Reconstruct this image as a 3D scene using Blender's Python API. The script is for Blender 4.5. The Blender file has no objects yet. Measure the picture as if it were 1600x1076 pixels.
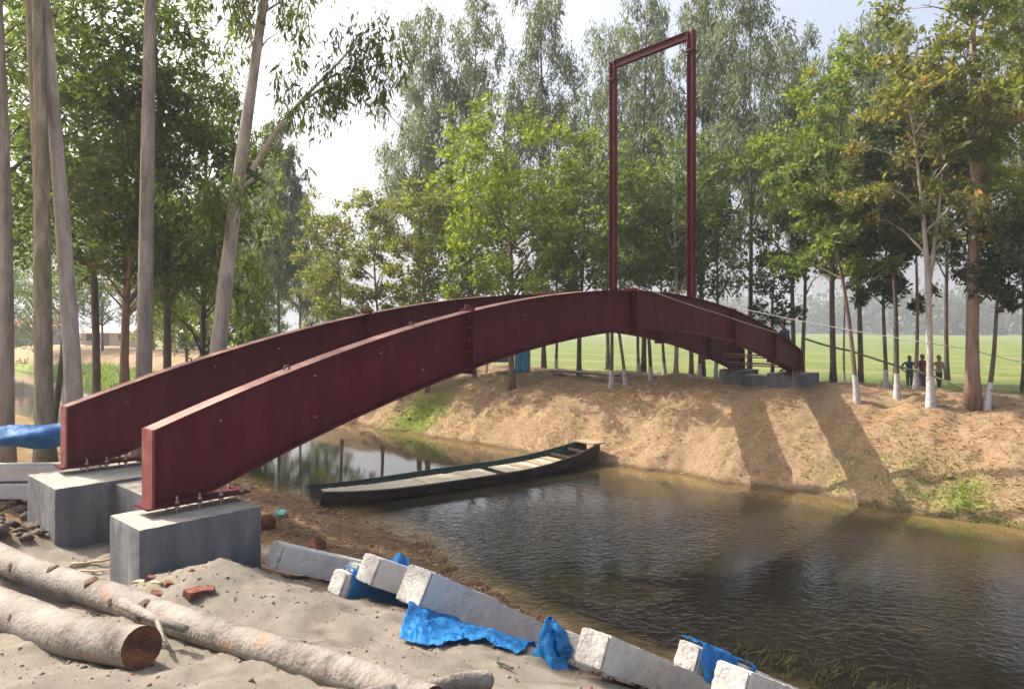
import bpy, bmesh, math, random
import numpy as np
from mathutils import Vector, Matrix

random.seed(7)
RNG = np.random.default_rng(11)
SC = bpy.context.scene
COL = SC.collection
R = math.radians

# ------------------------------------------------------------------ camera
F, HY, CZ = 1100.0, 512.0, 4.25          # focal length in photo pixels, horizon row, eye height over the water
cam_d = bpy.data.cameras.new('camera')
cam = bpy.data.objects.new('camera', cam_d)
COL.objects.link(cam)
cam.location = (0, 0, CZ)
cam.rotation_euler = (R(90), 0, 0)
cam_d.sensor_width = 36.0
cam_d.lens = 36.0 * F / 1600.0
cam_d.shift_y = -(538.0 - HY) / 1600.0
cam_d.clip_start = 0.05
cam_d.clip_end = 3000
SC.camera = cam

# ------------------------------------------------------------------ sky, sun, exposure
SUN_TO = Vector((-0.89, 0.45, 1.03)).normalized()
elev = math.asin(SUN_TO.z)
azim = math.atan2(SUN_TO.x, SUN_TO.y)
world = bpy.data.worlds.new('World')
SC.world = world
world.use_nodes = True
wn = world.node_tree
wn.nodes.clear()
sky = wn.nodes.new('ShaderNodeTexSky')
sky.sky_type = 'NISHITA'
sky.sun_disc = False
sky.sun_elevation = elev
sky.sun_rotation = azim
sky.air_density = 0.75
sky.dust_density = 10.0
sky.ozone_density = 0.5
bg = wn.nodes.new('ShaderNodeBackground')
bg.inputs['Strength'].default_value = 0.15
wo = wn.nodes.new('ShaderNodeOutputWorld')
milk = wn.nodes.new('ShaderNodeMix'); milk.data_type = 'RGBA'; milk.blend_type = 'ADD'     # an even milky veil over the whole sky
milk.inputs[0].default_value = 1.0; milk.inputs[7].default_value = (.88, .94, 1.06, 1)
wn.links.new(sky.outputs[0], milk.inputs[6])
wn.links.new(milk.outputs[2], bg.inputs[0])
wn.links.new(bg.outputs[0], wo.inputs[0])
sun_d = bpy.data.lights.new('sun', 'SUN')
sun_d.energy = 4.4
sun_d.angle = R(0.45)
sun_d.color = (1.0, 0.93, 0.82)
sun = bpy.data.objects.new('sun', sun_d)
COL.objects.link(sun)
sun.rotation_euler = (-SUN_TO).to_track_quat('-Z', 'Y').to_euler()
sun.location = (-40, 30, 60)
vs = SC.view_settings
vs.view_transform = 'Standard'
vs.look = 'None'
vs.gamma = 1.0
vs.use_curve_mapping = False
vs.exposure = 0.92
SC.cycles.max_bounces = 8
SC.cycles.transparent_max_bounces = 8
SC.cycles.volume_bounces = 0

# ------------------------------------------------------------------ the lie of the land
DX, DY = 0.6770, 0.7360                   # across the canal (the way the bridge runs)
NX, NY = -0.7360, 0.6770                  # along the canal, away to the left


def SRc(X, Y): return X * DX + Y * DY, X * NX + Y * NY
def XYc(s, r): return s * DX + r * NX, s * DY + r * NY


def _hash(ix, iy, seed):
    n = (ix.astype(np.int64) * 374761393 + iy.astype(np.int64) * 668265263 + seed * 974711) & 0x7fffffff
    n = ((n ^ (n >> 13)) * 1274126177) & 0x7fffffff
    return ((n ^ (n >> 16)) & 0xffff) / 65535.0


def vnoise(x, y, seed=0):
    ix, iy = np.floor(x), np.floor(y)
    fx, fy = x - ix, y - iy
    fx, fy = fx * fx * (3 - 2 * fx), fy * fy * (3 - 2 * fy)
    a, b = _hash(ix, iy, seed), _hash(ix + 1, iy, seed)
    c, d = _hash(ix, iy + 1, seed), _hash(ix + 1, iy + 1, seed)
    return (a + (b - a) * fx + (c - a) * fy + (a - b - c + d) * fx * fy) * 2 - 1


def fbm(x, y, seed=0, oct=4):
    t, a = 0, 1.0
    for k in range(oct):
        t = t + a * vnoise(x * 2 ** k, y * 2 ** k, seed + k)
        a *= 0.5
    return t


def sstep(a, b, x):
    t = np.clip((x - a) / (b - a), 0, 1)
    return t * t * (3 - 2 * t)


_fs = np.linspace(10, 60, 1001)
_fz = np.interp(_fs, [10, 16, 17.2, 18.0, 19.0, 20.0, 21.0, 22, 23, 24, 27, 30, 33, 60],
                [-1.2, -1.2, -0.5, 0.0, 0.75, 1.4, 1.85, 2.1, 2.22, 2.28, 2.22, 1.85, 1.5, 1.5])
_k = np.ones(21) / 21
_fz = np.convolve(np.pad(_fz, 10, mode='edge'), _k, 'valid')


def gauss(X, Y, x, y, rx, ry, a):
    return a * np.exp(-((X - x) / rx) ** 2 - ((Y - y) / ry) ** 2)


def ground_z(X, Y, rough=True):
    X = np.asarray(X, float); Y = np.asarray(Y, float)
    s, r = SRc(X, Y)
    zp = 1.22 + np.log1p(np.exp((7.6 - Y) * 3)) / 3 * 0.235 * sstep(14, 9, r + 0 * Y) * (.45 + .55 * sstep(1.6, -1.0, X))
    zp = zp + 0.3 * sstep(-3, -14, s)
    zp = zp + gauss(X, Y, -3.3, 7.5, 1.05, 0.8, 0.46) + gauss(X, Y, -1.9, 7.0, 0.8, 0.7, 0.14)
    zp = zp + gauss(X, Y, -7.6, 9.3, 1.0, 0.8, 0.55) + gauss(X, Y, -9.4, 11.2, 1.8, 1.0, 0.45)
    toe = np.interp(r, [-10, 2, 4, 6, 9, 12, 14, 30, 60], [9.3, 8.6, 8.25, 8.1, 8.9, 9.9, 10.0, 9.6, 9.5])
    crest = np.interp(r, [-10, 2, 8, 12, 30], [5.2, 5.0, 4.9, 6.0, 6.6])
    wob = 0.25 * vnoise(r * 0.8, s * 0.1, 5) + 0.12 * vnoise(r * 2.3, s * 0.5, 9)
    t = (s - crest - wob * 0.6) / (toe - crest)
    ts = np.log1p(np.exp(np.clip(t * 14, -40, 40))) / 14
    near = zp * np.maximum(0, 1 - ts) ** 1.75 - .04 - 4.5 * np.maximum(0, ts - .9)
    near = np.maximum(near, -1.2)
    far = np.interp(s - 0.22 * vnoise(r * 0.5, s * 0.2, 3) - 0.1 * vnoise(r * 1.7, 0 * s, 4), _fs, _fz)
    far = far - .10 * sstep(18.2, 19.4, s) * sstep(23, 21, s) * np.maximum(0, vnoise(r * 1.5 + .25 * s, s * .22, 6)) ** 1.5 * 1.6
    z = np.where(s < 13.2, near, far)
    if rough:
        inn = sstep(13.2, 12.0, s)
        amp = sstep(400, 30, np.abs(s) + np.abs(r) * .3)
        z = z + inn * (0.05 * fbm(X * 1.3, Y * 1.3, 21, 3) + 0.03 * fbm(X * 5, Y * 5, 31, 4) + .03 * np.maximum(0, vnoise(X * 9, Y * 9, 35) - .35))
        z = z + (1 - inn) * sstep(45, 30, s) * (0.13 * fbm(X * .8, Y * .8, 41, 3) + 0.045 * fbm(X * 3.5, Y * 3.5, 51, 4))
    return z


def gz(x, y): return float(ground_z(np.array([x]), np.array([y]))[0])


def at_depth(px, D): return (px - 800.0) / F * D


def foot(px, py, lo=4.0, hi=60.0):
    """where the line of sight through a photo pixel first meets the ground"""
    Y = np.linspace(lo, hi, 1600)
    X = (px - 800.0) / F * Y
    z = CZ + (HY - py) / F * Y
    g = ground_z(X, Y)
    k = int(np.argmax(z <= g))
    return X[k], Y[k], g[k]


def pt(px, py, D): return Vector((at_depth(px, D), D, CZ + (HY - py) / F * D))


# ------------------------------------------------------------------ helpers
def tag(o, label=None, cat=None, group=None, kind=None):
    if label: o['label'] = label
    if cat: o['category'] = cat
    if group: o['group'] = group
    if kind: o['kind'] = kind
    return o


def link(name, me, mat=None, parent=None):
    o = bpy.data.objects.new(name, me)
    COL.objects.link(o)
    if mat is not None and me is not None:
        for m in (mat if isinstance(mat, (list, tuple)) else [mat]):
            me.materials.append(m)
    if parent is not None:
        o.parent = parent
    return o


def empty(name, loc=(0, 0, 0), rz=0.0):
    o = bpy.data.objects.new(name, None)
    COL.objects.link(o)
    o.location = loc
    o.rotation_euler = (0, 0, rz)
    o.empty_display_size = 0.2
    return o


def np_mesh(name, verts, quads, smooth=False):
    me = bpy.data.meshes.new(name)
    verts = np.asarray(verts, np.float32); quads = np.asarray(quads, np.int32)
    k = quads.shape[1]
    me.vertices.add(len(verts)); me.vertices.foreach_set('co', verts.ravel())
    me.loops.add(quads.size); me.loops.foreach_set('vertex_index', quads.ravel())
    me.polygons.add(len(quads))
    me.polygons.foreach_set('loop_start', np.arange(0, quads.size, k, dtype=np.int32))
    me.polygons.foreach_set('loop_total', np.full(len(quads), k, np.int32))
    me.update(calc_edges=True)
    if smooth:
        me.polygons.foreach_set('use_smooth', np.ones(len(quads), bool))
    return me


class MB:
    """collects shapes for one mesh"""
    def __init__(self): self.v = []; self.f = []

    def box(self, x0, x1, y0, y1, z0, z1, M=None):
        b = len(self.v)
        c = [Vector((x, y, z)) for z in (z0, z1) for y in (y0, y1) for x in (x0, x1)]
        if M is not None: c = [M @ p for p in c]
        self.v += [tuple(p) for p in c]
        self.f += [tuple(b + i for i in q) for q in ((0, 2, 3, 1), (4, 5, 7, 6), (0, 1, 5, 4), (2, 6, 7, 3), (0, 4, 6, 2), (1, 3, 7, 5))]
        return self

    def tube(self, pts, rad, n=8, cap=True, squash=1.0):
        b0 = len(self.v)
        pts = [Vector(p) for p in pts]
        rad = rad if hasattr(rad, '__len__') else [rad] * len(pts)
        up = None
        for i, p in enumerate(pts):
            d = (pts[min(i + 1, len(pts) - 1)] - pts[max(i - 1, 0)])
            d = d.normalized() if d.length > 1e-9 else Vector((0, 0, 1))
            if up is None:
                up = Vector((1, 0, 0)) if abs(d.z) > .8 else Vector((0, 0, 1))
            a = d.cross(up).normalized(); bb = a.cross(d).normalized(); up = bb
            for k in range(n):
                t = 2 * math.pi * k / n
                self.v.append(tuple(p + (a * math.cos(t) + bb * math.sin(t) * squash) * rad[i]))
        for i in range(len(pts) - 1):
            for k in range(n):
                k2 = (k + 1) % n
                self.f.append((b0 + i * n + k, b0 + i * n + k2, b0 + (i + 1) * n + k2, b0 + (i + 1) * n + k))
        if cap:
            self.f.append(tuple(b0 + k for k in reversed(range(n))))
            e = b0 + (len(pts) - 1) * n
            self.f.append(tuple(e + k for k in range(n)))
        return self

    def poly(self, pts):
        b = len(self.v); self.v += [tuple(p) for p in pts]; self.f.append(tuple(range(b, b + len(pts)))); return self

    def build(self, name, mat, parent=None, smooth=False, bevel=0.0):
        me = bpy.data.meshes.new(name)
        me.from_pydata(self.v, [], self.f)
        if bevel:
            bm = bmesh.new(); bm.from_mesh(me)
            bmesh.ops.bevel(bm, geom=bm.edges[:], offset=bevel, segments=2, affect='EDGES', profile=0.6)
            bm.to_mesh(me); bm.free()
        if smooth:
            me.polygons.foreach_set('use_smooth', np.ones(len(me.polygons), bool))
        me.update()
        return link(name, me, mat, parent)


# ------------------------------------------------------------------ materials
def nodes_of(name):
    m = bpy.data.materials.new(name); m.use_nodes = True
    nt = m.node_tree
    return m, nt, nt.nodes['Principled BSDF'], nt.nodes['Material Output']


def mk(name, stops, scale=4.0, rough=0.8, bump=0.3, bscale=None, stretch=(1, 1, 1), detail=6.0, dist=0.02, spec=0.3, metal=0.0, second=None):
    """noise driven colour and relief; second = (colour, scale, threshold, amount) adds stains with a shape of their own"""
    m, nt, bs, out = nodes_of(name)
    L = nt.links
    tc = nt.nodes.new('ShaderNodeTexCoord')
    mp = nt.nodes.new('ShaderNodeMapping'); mp.inputs['Scale'].default_value = stretch
    L.new(tc.outputs['Object'], mp.inputs['Vector'])
    nz = nt.nodes.new('ShaderNodeTexNoise'); nz.inputs['Scale'].default_value = scale; nz.inputs['Detail'].default_value = detail
    nz.inputs['Roughness'].default_value = 0.65
    L.new(mp.outputs[0], nz.inputs['Vector'])
    rp = nt.nodes.new('ShaderNodeValToRGB')
    el = rp.color_ramp.elements
    lo, hi = 0.32, 0.68
    for i, c in enumerate(stops):
        p = lo + (hi - lo) * i / max(1, len(stops) - 1)
        e = el[i] if i < 2 else el.new(p)
        e.position = p; e.color = (*c, 1)
    L.new(nz.outputs['Fac'], rp.inputs[0])
    colr = rp.outputs[0]
    if second:
        n2 = nt.nodes.new('ShaderNodeTexNoise'); n2.inputs['Scale'].default_value = second[1]; n2.inputs['Detail'].default_value = 5
        L.new(mp.outputs[0], n2.inputs['Vector'])
        r2 = nt.nodes.new('ShaderNodeMapRange'); r2.inputs[1].default_value = second[2]; r2.inputs[2].default_value = second[2] + .12
        r2.inputs[4].default_value = second[3]
        L.new(n2.outputs['Fac'], r2.inputs[0])
        mx = nt.nodes.new('ShaderNodeMix'); mx.data_type = 'RGBA'
        L.new(r2.outputs[0], mx.inputs[0]); L.new(colr, mx.inputs[6]); mx.inputs[7].default_value = (*second[0], 1)
        colr = mx.outputs[2]
    L.new(colr, bs.inputs['Base Color'])
    bs.inputs['Roughness'].default_value = rough
    bs.inputs['Specular IOR Level'].default_value = spec
    bs.inputs['Metallic'].default_value = metal
    if bump:
        nb = nt.nodes.new('ShaderNodeTexNoise'); nb.inputs['Scale'].default_value = bscale or scale * 4; nb.inputs['Detail'].default_value = 5
        L.new(mp.outputs[0], nb.inputs['Vector'])
        bp = nt.nodes.new('ShaderNodeBump'); bp.inputs['Strength'].default_value = bump; bp.inputs['Distance'].default_value = dist
        L.new(nb.outputs['Fac'], bp.inputs['Height']); L.new(bp.outputs[0], bs.inputs['Normal'])
    return m


def leaf_mat(name, cols, trans=0.45, big=0.5):
    m, nt, bs, out = nodes_of(name)
    L = nt.links
    ge = nt.nodes.new('ShaderNodeNewGeometry')
    rp = nt.nodes.new('ShaderNodeValToRGB'); el = rp.color_ramp.elements
    for i, (p, c) in enumerate(cols):
        e = el[i] if i < 2 else el.new(p)
        e.position = p; e.color = (*c, 1)
    tc = nt.nodes.new('ShaderNodeTexCoord')
    nz = nt.nodes.new('ShaderNodeTexNoise'); nz.inputs['Scale'].default_value = 1.2; nz.inputs['Detail'].default_value = 2
    L.new(tc.outputs['Object'], nz.inputs['Vector'])
    mr = nt.nodes.new('ShaderNodeMapRange'); mr.inputs[1].default_value = .3; mr.inputs[2].default_value = .7
    L.new(nz.outputs['Fac'], mr.inputs[0])
    mx = nt.nodes.new('ShaderNodeMix'); mx.inputs[0].default_value = big
    L.new(ge.outputs['Random Per Island'], mx.inputs[2]); L.new(mr.outputs[0], mx.inputs[3])
    L.new(mx.outputs[0], rp.inputs[0])
    L.new(rp.outputs[0], bs.inputs['Base Color'])
    bs.inputs['Roughness'].default_value = 0.5
    bs.inputs['Specular IOR Level'].default_value = 0.35
    tl = nt.nodes.new('ShaderNodeBsdfTranslucent')
    hs = nt.nodes.new('ShaderNodeHueSaturation'); hs.inputs['Value'].default_value = 1.9; hs.inputs['Hue'].default_value = 0.497; hs.inputs['Saturation'].default_value = 1.05
    L.new(rp.outputs[0], hs.inputs['Color']); L.new(hs.outputs[0], tl.inputs['Color'])
    ms = nt.nodes.new('ShaderNodeMixShader'); ms.inputs[0].default_value = trans
    L.new(bs.outputs[0], ms.inputs[1]); L.new(tl.outputs[0], ms.inputs[2]); L.new(ms.outputs[0], out.inputs['Surface'])
    return m


M = {}
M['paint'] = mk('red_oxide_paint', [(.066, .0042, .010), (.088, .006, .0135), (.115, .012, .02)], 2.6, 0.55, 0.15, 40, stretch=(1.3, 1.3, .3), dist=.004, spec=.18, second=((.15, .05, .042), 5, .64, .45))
M['dusty_sunlit'] = mk('dusty_sunlit_paint', [(.20, .085, .07), (.30, .16, .135), (.36, .22, .185)], 3, .75, .2, 30, dist=.004, spec=.2)  # settled dust, with the sunlit paleness of upward faces mixed into the colour
M['sunlit_end'] = mk('sunlit_red_paint', [(.15, .035, .032), (.20, .058, .05), (.27, .11, .09)], 4, .65, .15, 30, dist=.004, spec=.2)  # lighter red stands in for sunlight on the near end plates
M['rust'] = mk('bare_steel', [(.12, .05, .035), (.22, .12, .09)], 20, 0.6, 0.2, dist=.003)
M['bolt'] = mk('steel_bolt', [(.22, .2, .19), (.4, .38, .36)], 30, 0.45, 0.1, dist=.002, metal=.6)
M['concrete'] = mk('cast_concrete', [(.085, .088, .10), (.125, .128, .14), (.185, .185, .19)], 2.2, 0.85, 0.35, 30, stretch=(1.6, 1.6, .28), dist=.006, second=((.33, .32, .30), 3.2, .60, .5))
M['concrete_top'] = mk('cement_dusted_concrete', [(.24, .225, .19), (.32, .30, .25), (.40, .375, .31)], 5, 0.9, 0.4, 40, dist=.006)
M['post'] = mk('precast_concrete', [(.44, .43, .41), (.52, .51, .485), (.60, .585, .56)], 5, 0.85, 0.3, 45, dist=.005, second=((.3, .28, .26), 9, .64, .5))
M['post_end'] = mk('broken_concrete_end', [(.27, .26, .24), (.37, .355, .33), (.46, .445, .41)], 14, 0.9, 0.9, 30, dist=.02)
M['bark_pale'] = mk('pale_smooth_bark', [(.25, .20, .165), (.40, .345, .29), (.53, .48, .42)], 3.0, 0.85, 1.0, 14, dist=.035, stretch=(1.5, 1.5, .35), second=((.17, .11, .075), 1.6, .60, .75))
M['bark_grey'] = mk('grey_brown_bark', [(.17, .135, .115), (.29, .245, .21), (.41, .36, .315)], 4.0, 0.88, 1.0, 18, dist=.035, stretch=(1.6, 1.6, .3), second=((.10, .065, .045), 1.8, .58, .75))
M['bark_moss'] = mk('mossy_bark', [(.14, .12, .075), (.24, .20, .14), (.36, .31, .24)], 4, 0.9, 1.0, 14, dist=.035, stretch=(2, 2, .4), second=((.11, .13, .035), 1.3, .50, .7))
M['bark_brown'] = mk('brown_bark', [(.10, .065, .045), (.19, .13, .095), (.27, .20, .15)], 5, 0.9, 1.0, 20, dist=.035, stretch=(2, 2, .4))
M['bark_dark'] = mk('dark_bark', [(.055, .043, .035), (.11, .085, .07), (.16, .13, .11)], 5, 0.9, 1.0, 20, dist=.035, stretch=(2, 2, .4))
M['bark_rust'] = mk('orange_bark', [(.15, .09, .06), (.24, .155, .11), (.30, .22, .17)], 4, 0.9, 1.0, 16, dist=.035, stretch=(2, 2, .35), second=((.16, .13, .11), 2, .56, .7))
M['lime'] = mk('limewash', [(.33, .32, .33), (.45, .44, .45), (.55, .54, .54)], 7, 0.9, 0.4, 25, second=((.16, .12, .09), 9, .57, .8))
M['log'] = mk('debarked_log', [(.075, .06, .048), (.17, .147, .125), (.215, .19, .168), (.29, .255, .215)], 3.0, 0.8, 1.0, 26, stretch=(1, 1, 1), second=((.27, .15, .07), 4, .60, .7))
M['log_end'] = mk('sawn_log_end', [(.03, .012, .008), (.17, .055, .02), (.34, .14, .05)], 5, 0.8, 0.7, 24)
def ring_material():
    m, nt, bs, out = nodes_of('sawn_rings'); L = nt.links
    tc = nt.nodes.new('ShaderNodeTexCoord')
    wv = nt.nodes.new('ShaderNodeTexWave'); wv.wave_type = 'RINGS'; wv.rings_direction = 'SPHERICAL'
    wv.inputs['Scale'].default_value = 14; wv.inputs['Distortion'].default_value = 3.5; wv.inputs['Detail'].default_value = 3; wv.inputs['Detail Scale'].default_value = 2
    L.new(tc.outputs['Object'], wv.inputs['Vector'])
    nz = nt.nodes.new('ShaderNodeTexNoise'); nz.inputs['Scale'].default_value = 4.5; nz.inputs['Detail'].default_value = 6
    L.new(tc.outputs['Object'], nz.inputs['Vector'])
    rp = nt.nodes.new('ShaderNodeValToRGB'); el = rp.color_ramp.elements
    for i, (p, c) in enumerate([(.35, (.022, .010, .007)), (.5, (.12, .04, .016)), (.68, (.30, .12, .045))]):
        e = el[i] if i < 2 else el.new(p)
        e.position = p; e.color = (*c, 1)
    L.new(nz.outputs['Fac'], rp.inputs[0])
    mx = nt.nodes.new('ShaderNodeMix'); mx.data_type = 'RGBA'; mx.blend_type = 'MULTIPLY'; mx.inputs[0].default_value = .45
    L.new(rp.outputs[0], mx.inputs[6]); L.new(wv.outputs['Color'], mx.inputs[7]); L.new(mx.outputs[2], bs.inputs['Base Color'])
    bs.inputs['Roughness'].default_value = .85
    bp = nt.nodes.new('ShaderNodeBump'); bp.inputs['Strength'].default_value = .7; bp.inputs['Distance'].default_value = .02
    L.new(nz.outputs['Fac'], bp.inputs['Height']); L.new(bp.outputs[0], bs.inputs['Normal'])
    return m


M['log_end'] = ring_material()
M['knot'] = mk('knot_wood', [(.06, .035, .02), (.18, .11, .06)], 20, 0.9, 0.6)
M['tarp'] = mk('blue_tarpaulin', [(.010, .12, .36), (.015, .20, .52), (.03, .29, .64)], 6, 0.5, 0.7, 22, dist=.03, spec=.3, second=((.16, .17, .17), 6, .62, .45))
_t = M['tarp'].node_tree; _b = _t.nodes['Principled BSDF']
_tl = _t.nodes.new('ShaderNodeBsdfTranslucent'); _tl.inputs['Color'].default_value = (.03, .30, .62, 1)
_ms = _t.nodes.new('ShaderNodeMixShader'); _ms.inputs[0].default_value = .35
_t.links.new(_b.outputs[0], _ms.inputs[1]); _t.links.new(_tl.outputs[0], _ms.inputs[2]); _t.links.new(_ms.outputs[0], _t.nodes['Material Output'].inputs['Surface'])
M['brick'] = mk('broken_brick', [(.10, .035, .024), (.19, .068, .043), (.28, .13, .09)], 12, 0.9, 0.7, 40)
M['stick'] = mk('dry_stick', [(.40, .28, .15), (.55, .42, .26)], 12, 0.8, 0.3)
M['hull'] = mk('tarred_hull', [(.014, .011, .010), (.045, .032, .026), (.10, .07, .055)], 4, 0.55, 0.5, 20, stretch=(.4, 3, 3), second=((.16, .13, .11), 5, .62, .6))
M['boat_green'] = mk('green_boat_paint', [(.010, .030, .022), (.022, .055, .040), (.06, .075, .05)], 6, 0.6, 0.4, 20)
M['deck'] = mk('weathered_deck_board', [(.27, .24, .19), (.38, .345, .27), (.47, .43, .34)], 4, 0.85, 0.4, 25, stretch=(.4, 3, 3))
M['deck_warm'] = mk('warm_deck_board', [(.24, .18, .105), (.34, .265, .165)], 4, 0.85, 0.4, 25, stretch=(.4, 3, 3))
M['rope'] = mk('pale_rope', [(.5, .47, .42), (.62, .59, .53)], 40, 0.9, 0.2)
M['bamboo'] = mk('dark_bamboo', [(.05, .05, .035), (.10, .095, .06)], 8, 0.7, 0.2)
M['straw'] = leaf_mat('dry_straw', [(0, (.19, .115, .055)), (.5, (.33, .21, .105)), (1, (.46, .32, .17))], .25)
M['straw_dark'] = leaf_mat('bank_straw', [(0, (.15, .088, .045)), (.5, (.29, .18, .095)), (1, (.44, .30, .17))], .3)
M['grass'] = leaf_mat('green_grass', [(0, (.075, .13, .02)), (.5, (.13, .21, .03)), (1, (.22, .27, .06))], .4)
M['weed'] = leaf_mat('marsh_weed', [(0, (.03, .035, .012)), (.6, (.075, .075, .022)), (1, (.15, .11, .04))], .3)
M['L_bright'] = leaf_mat('leaf_bright_green', [(0, (0.0499, 0.0868, 0.0095)), (.5, (0.1047, 0.1530, 0.0143)), (.92, (0.1895, 0.2026, 0.0237)), (1, (0.2594, 0.1406, 0.0316))], .52)
M['L_olive'] = leaf_mat('leaf_olive', [(0, (0.0519, 0.0744, 0.0127)), (.5, (0.1047, 0.1282, 0.0206)), (.92, (0.1846, 0.1778, 0.0316)), (1, (0.2694, 0.1240, 0.0396))], .5)
M['L_grey'] = leaf_mat('leaf_grey_green', [(0, (0.0541, 0.0761, 0.0312)), (.5, (0.0955, 0.1217, 0.0539)), (1, (0.1464, 0.1643, 0.0795))], .5)
M['L_dark'] = leaf_mat('leaf_dark_green', [(0, (0.0339, 0.0579, 0.0110)), (.5, (0.0679, 0.1075, 0.0174)), (1, (0.1496, 0.1736, 0.0316))], .52)
M['L_deep'] = leaf_mat('leaf_deep_green', [(0, (0.0155, 0.0296, 0.0120)), (.5, (0.0301, 0.0515, 0.0172)), (1, (0.0602, 0.0858, 0.0258))], .4)
M['L_rust'] = leaf_mat('leaf_russet', [(0, (0.0599, 0.0785, 0.0158)), (.6, (0.1247, 0.1323, 0.0277)), (.88, (0.2095, 0.1488, 0.0396)), (1, (0.3990, 0.1406, 0.0712))], .48)
M['L_far'] = leaf_mat('leaf_far_wood', [(0, (.035, .06, .025)), (1, (.07, .10, .045))], .3)


def ground_material():
    m, nt, bs, out = nodes_of('ground_soil')
    L = nt.links
    tc = nt.nodes.new('ShaderNodeTexCoord')

    def noise(scale, detail=6, rough=.6):
        n = nt.nodes.new('ShaderNodeTexNoise'); n.inputs['Scale'].default_value = scale; n.inputs['Detail'].default_value = detail
        n.inputs['Roughness'].default_value = rough
        L.new(tc.outputs['Object'], n.inputs['Vector']); return n.outputs['Fac']

    def ramp(fac, cols, lo=.3, hi=.7):
        rp = nt.nodes.new('ShaderNodeValToRGB'); el = rp.color_ramp.elements
        for i, c in enumerate(cols):
            p = lo + (hi - lo) * i / (len(cols) - 1)
            e = el[i] if i < 2 else el.new(p)
            e.position = p; e.color = (*c, 1)
        L.new(fac, rp.inputs[0]); return rp.outputs[0]

    def mix(f, a, b):
        x = nt.nodes.new('ShaderNodeMix'); x.data_type = 'RGBA'
        L.new(f, x.inputs[0]); L.new(a, x.inputs[6]); L.new(b, x.inputs[7]); return x.outputs[2]
    at = nt.nodes.new('ShaderNodeAttribute'); at.attribute_name = 'cover'
    sp = nt.nodes.new('ShaderNodeSeparateColor'); L.new(at.outputs['Color'], sp.inputs[0])
    nf = noise(9, 8, .7)

    def soft(ch, w=.22):
        # break the border of a cover up with noise
        ad = nt.nodes.new('ShaderNodeMath'); ad.operation = 'ADD'; L.new(ch, ad.inputs[0]); L.new(nf, ad.inputs[1])
        mr = nt.nodes.new('ShaderNodeMapRange'); mr.inputs[1].default_value = 1.0 - w; mr.inputs[2].default_value = 1.0 + w
        L.new(ad.outputs[0], mr.inputs[0]); return mr.outputs[0]
    dirt = ramp(noise(14, 8, .75), [(.13, .075, .04), (.23, .14, .075), (.34, .22, .125)])
    tan = ramp(noise(10, 9, .78), [(.175, .115, .063), (.285, .197, .115), (.385, .28, .175)])
    sand = ramp(noise(5, 9, .75), [(.165, .138, .107), (.262, .229, .183), (.335, .297, .243)])
    damp = ramp(noise(1.6, 5), [(.215, .183, .145), (.345, .308, .256)])
    sandm = nt.nodes.new('ShaderNodeMix'); sandm.data_type = 'RGBA'; sandm.inputs[0].default_value = .4
    L.new(sand, sandm.inputs[6]); L.new(damp, sandm.inputs[7])
    spk = nt.nodes.new('ShaderNodeMapRange'); spk.inputs[1].default_value = .60; spk.inputs[2].default_value = .70; spk.inputs[4].default_value = .4
    L.new(noise(26, 4, .7), spk.inputs[0])
    dk = nt.nodes.new('ShaderNodeMix'); dk.data_type = 'RGBA'; L.new(spk.outputs[0], dk.inputs[0]); L.new(sandm.outputs[2], dk.inputs[6]); dk.inputs[7].default_value = (.12, .09, .065, 1)
    grass = ramp(noise(3, 8, .7), [(.10, .15, .028), (.17, .23, .04), (.27, .27, .075)])
    c = mix(soft(sp.outputs[1]), dirt, tan)
    c = mix(soft(sp.outputs[0]), c, dk.outputs[2])
    c = mix(soft(sp.outputs[2]), c, grass)
    ge = nt.nodes.new('ShaderNodeNewGeometry'); sz = nt.nodes.new('ShaderNodeSeparateXYZ'); L.new(ge.outputs['Position'], sz.inputs[0])
    wz = nt.nodes.new('ShaderNodeMath'); wz.operation = 'MULTIPLY_ADD'; L.new(nf, wz.inputs[0]); wz.inputs[1].default_value = -.16; L.new(sz.outputs[2], wz.inputs[2])
    wet = nt.nodes.new('ShaderNodeMapRange'); wet.inputs[1].default_value = .06; wet.inputs[2].default_value = -.03; wet.inputs[3].default_value = 0; wet.inputs[4].default_value = .8
    L.new(wz.outputs[0], wet.inputs[0])
    wm_ = nt.nodes.new('ShaderNodeMix'); wm_.data_type = 'RGBA'; L.new(wet.outputs[0], wm_.inputs[0]); L.new(c, wm_.inputs[6]); wm_.inputs[7].default_value = (.075, .048, .026, 1)
    c = wm_.outputs[2]
    L.new(c, bs.inputs['Base Color'])
    bs.inputs['Roughness'].default_value = .95
    bs.inputs['Specular IOR Level'].default_value = .15
    h1 = noise(22, 8, .8); h2 = noise(70, 4, .7)
    ad = nt.nodes.new('ShaderNodeMath'); ad.operation = 'ADD'; L.new(h1, ad.inputs[0]); L.new(h2, ad.inputs[1])
    bp = nt.nodes.new('ShaderNodeBump'); bp.inputs['Strength'].default_value = 1.0; bp.inputs['Distance'].default_value = .024
    L.new(ad.outputs[0], bp.inputs['Height']); L.new(bp.outputs[0], bs.inputs['Normal'])
    return m


M['ground'] = ground_material()


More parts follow.
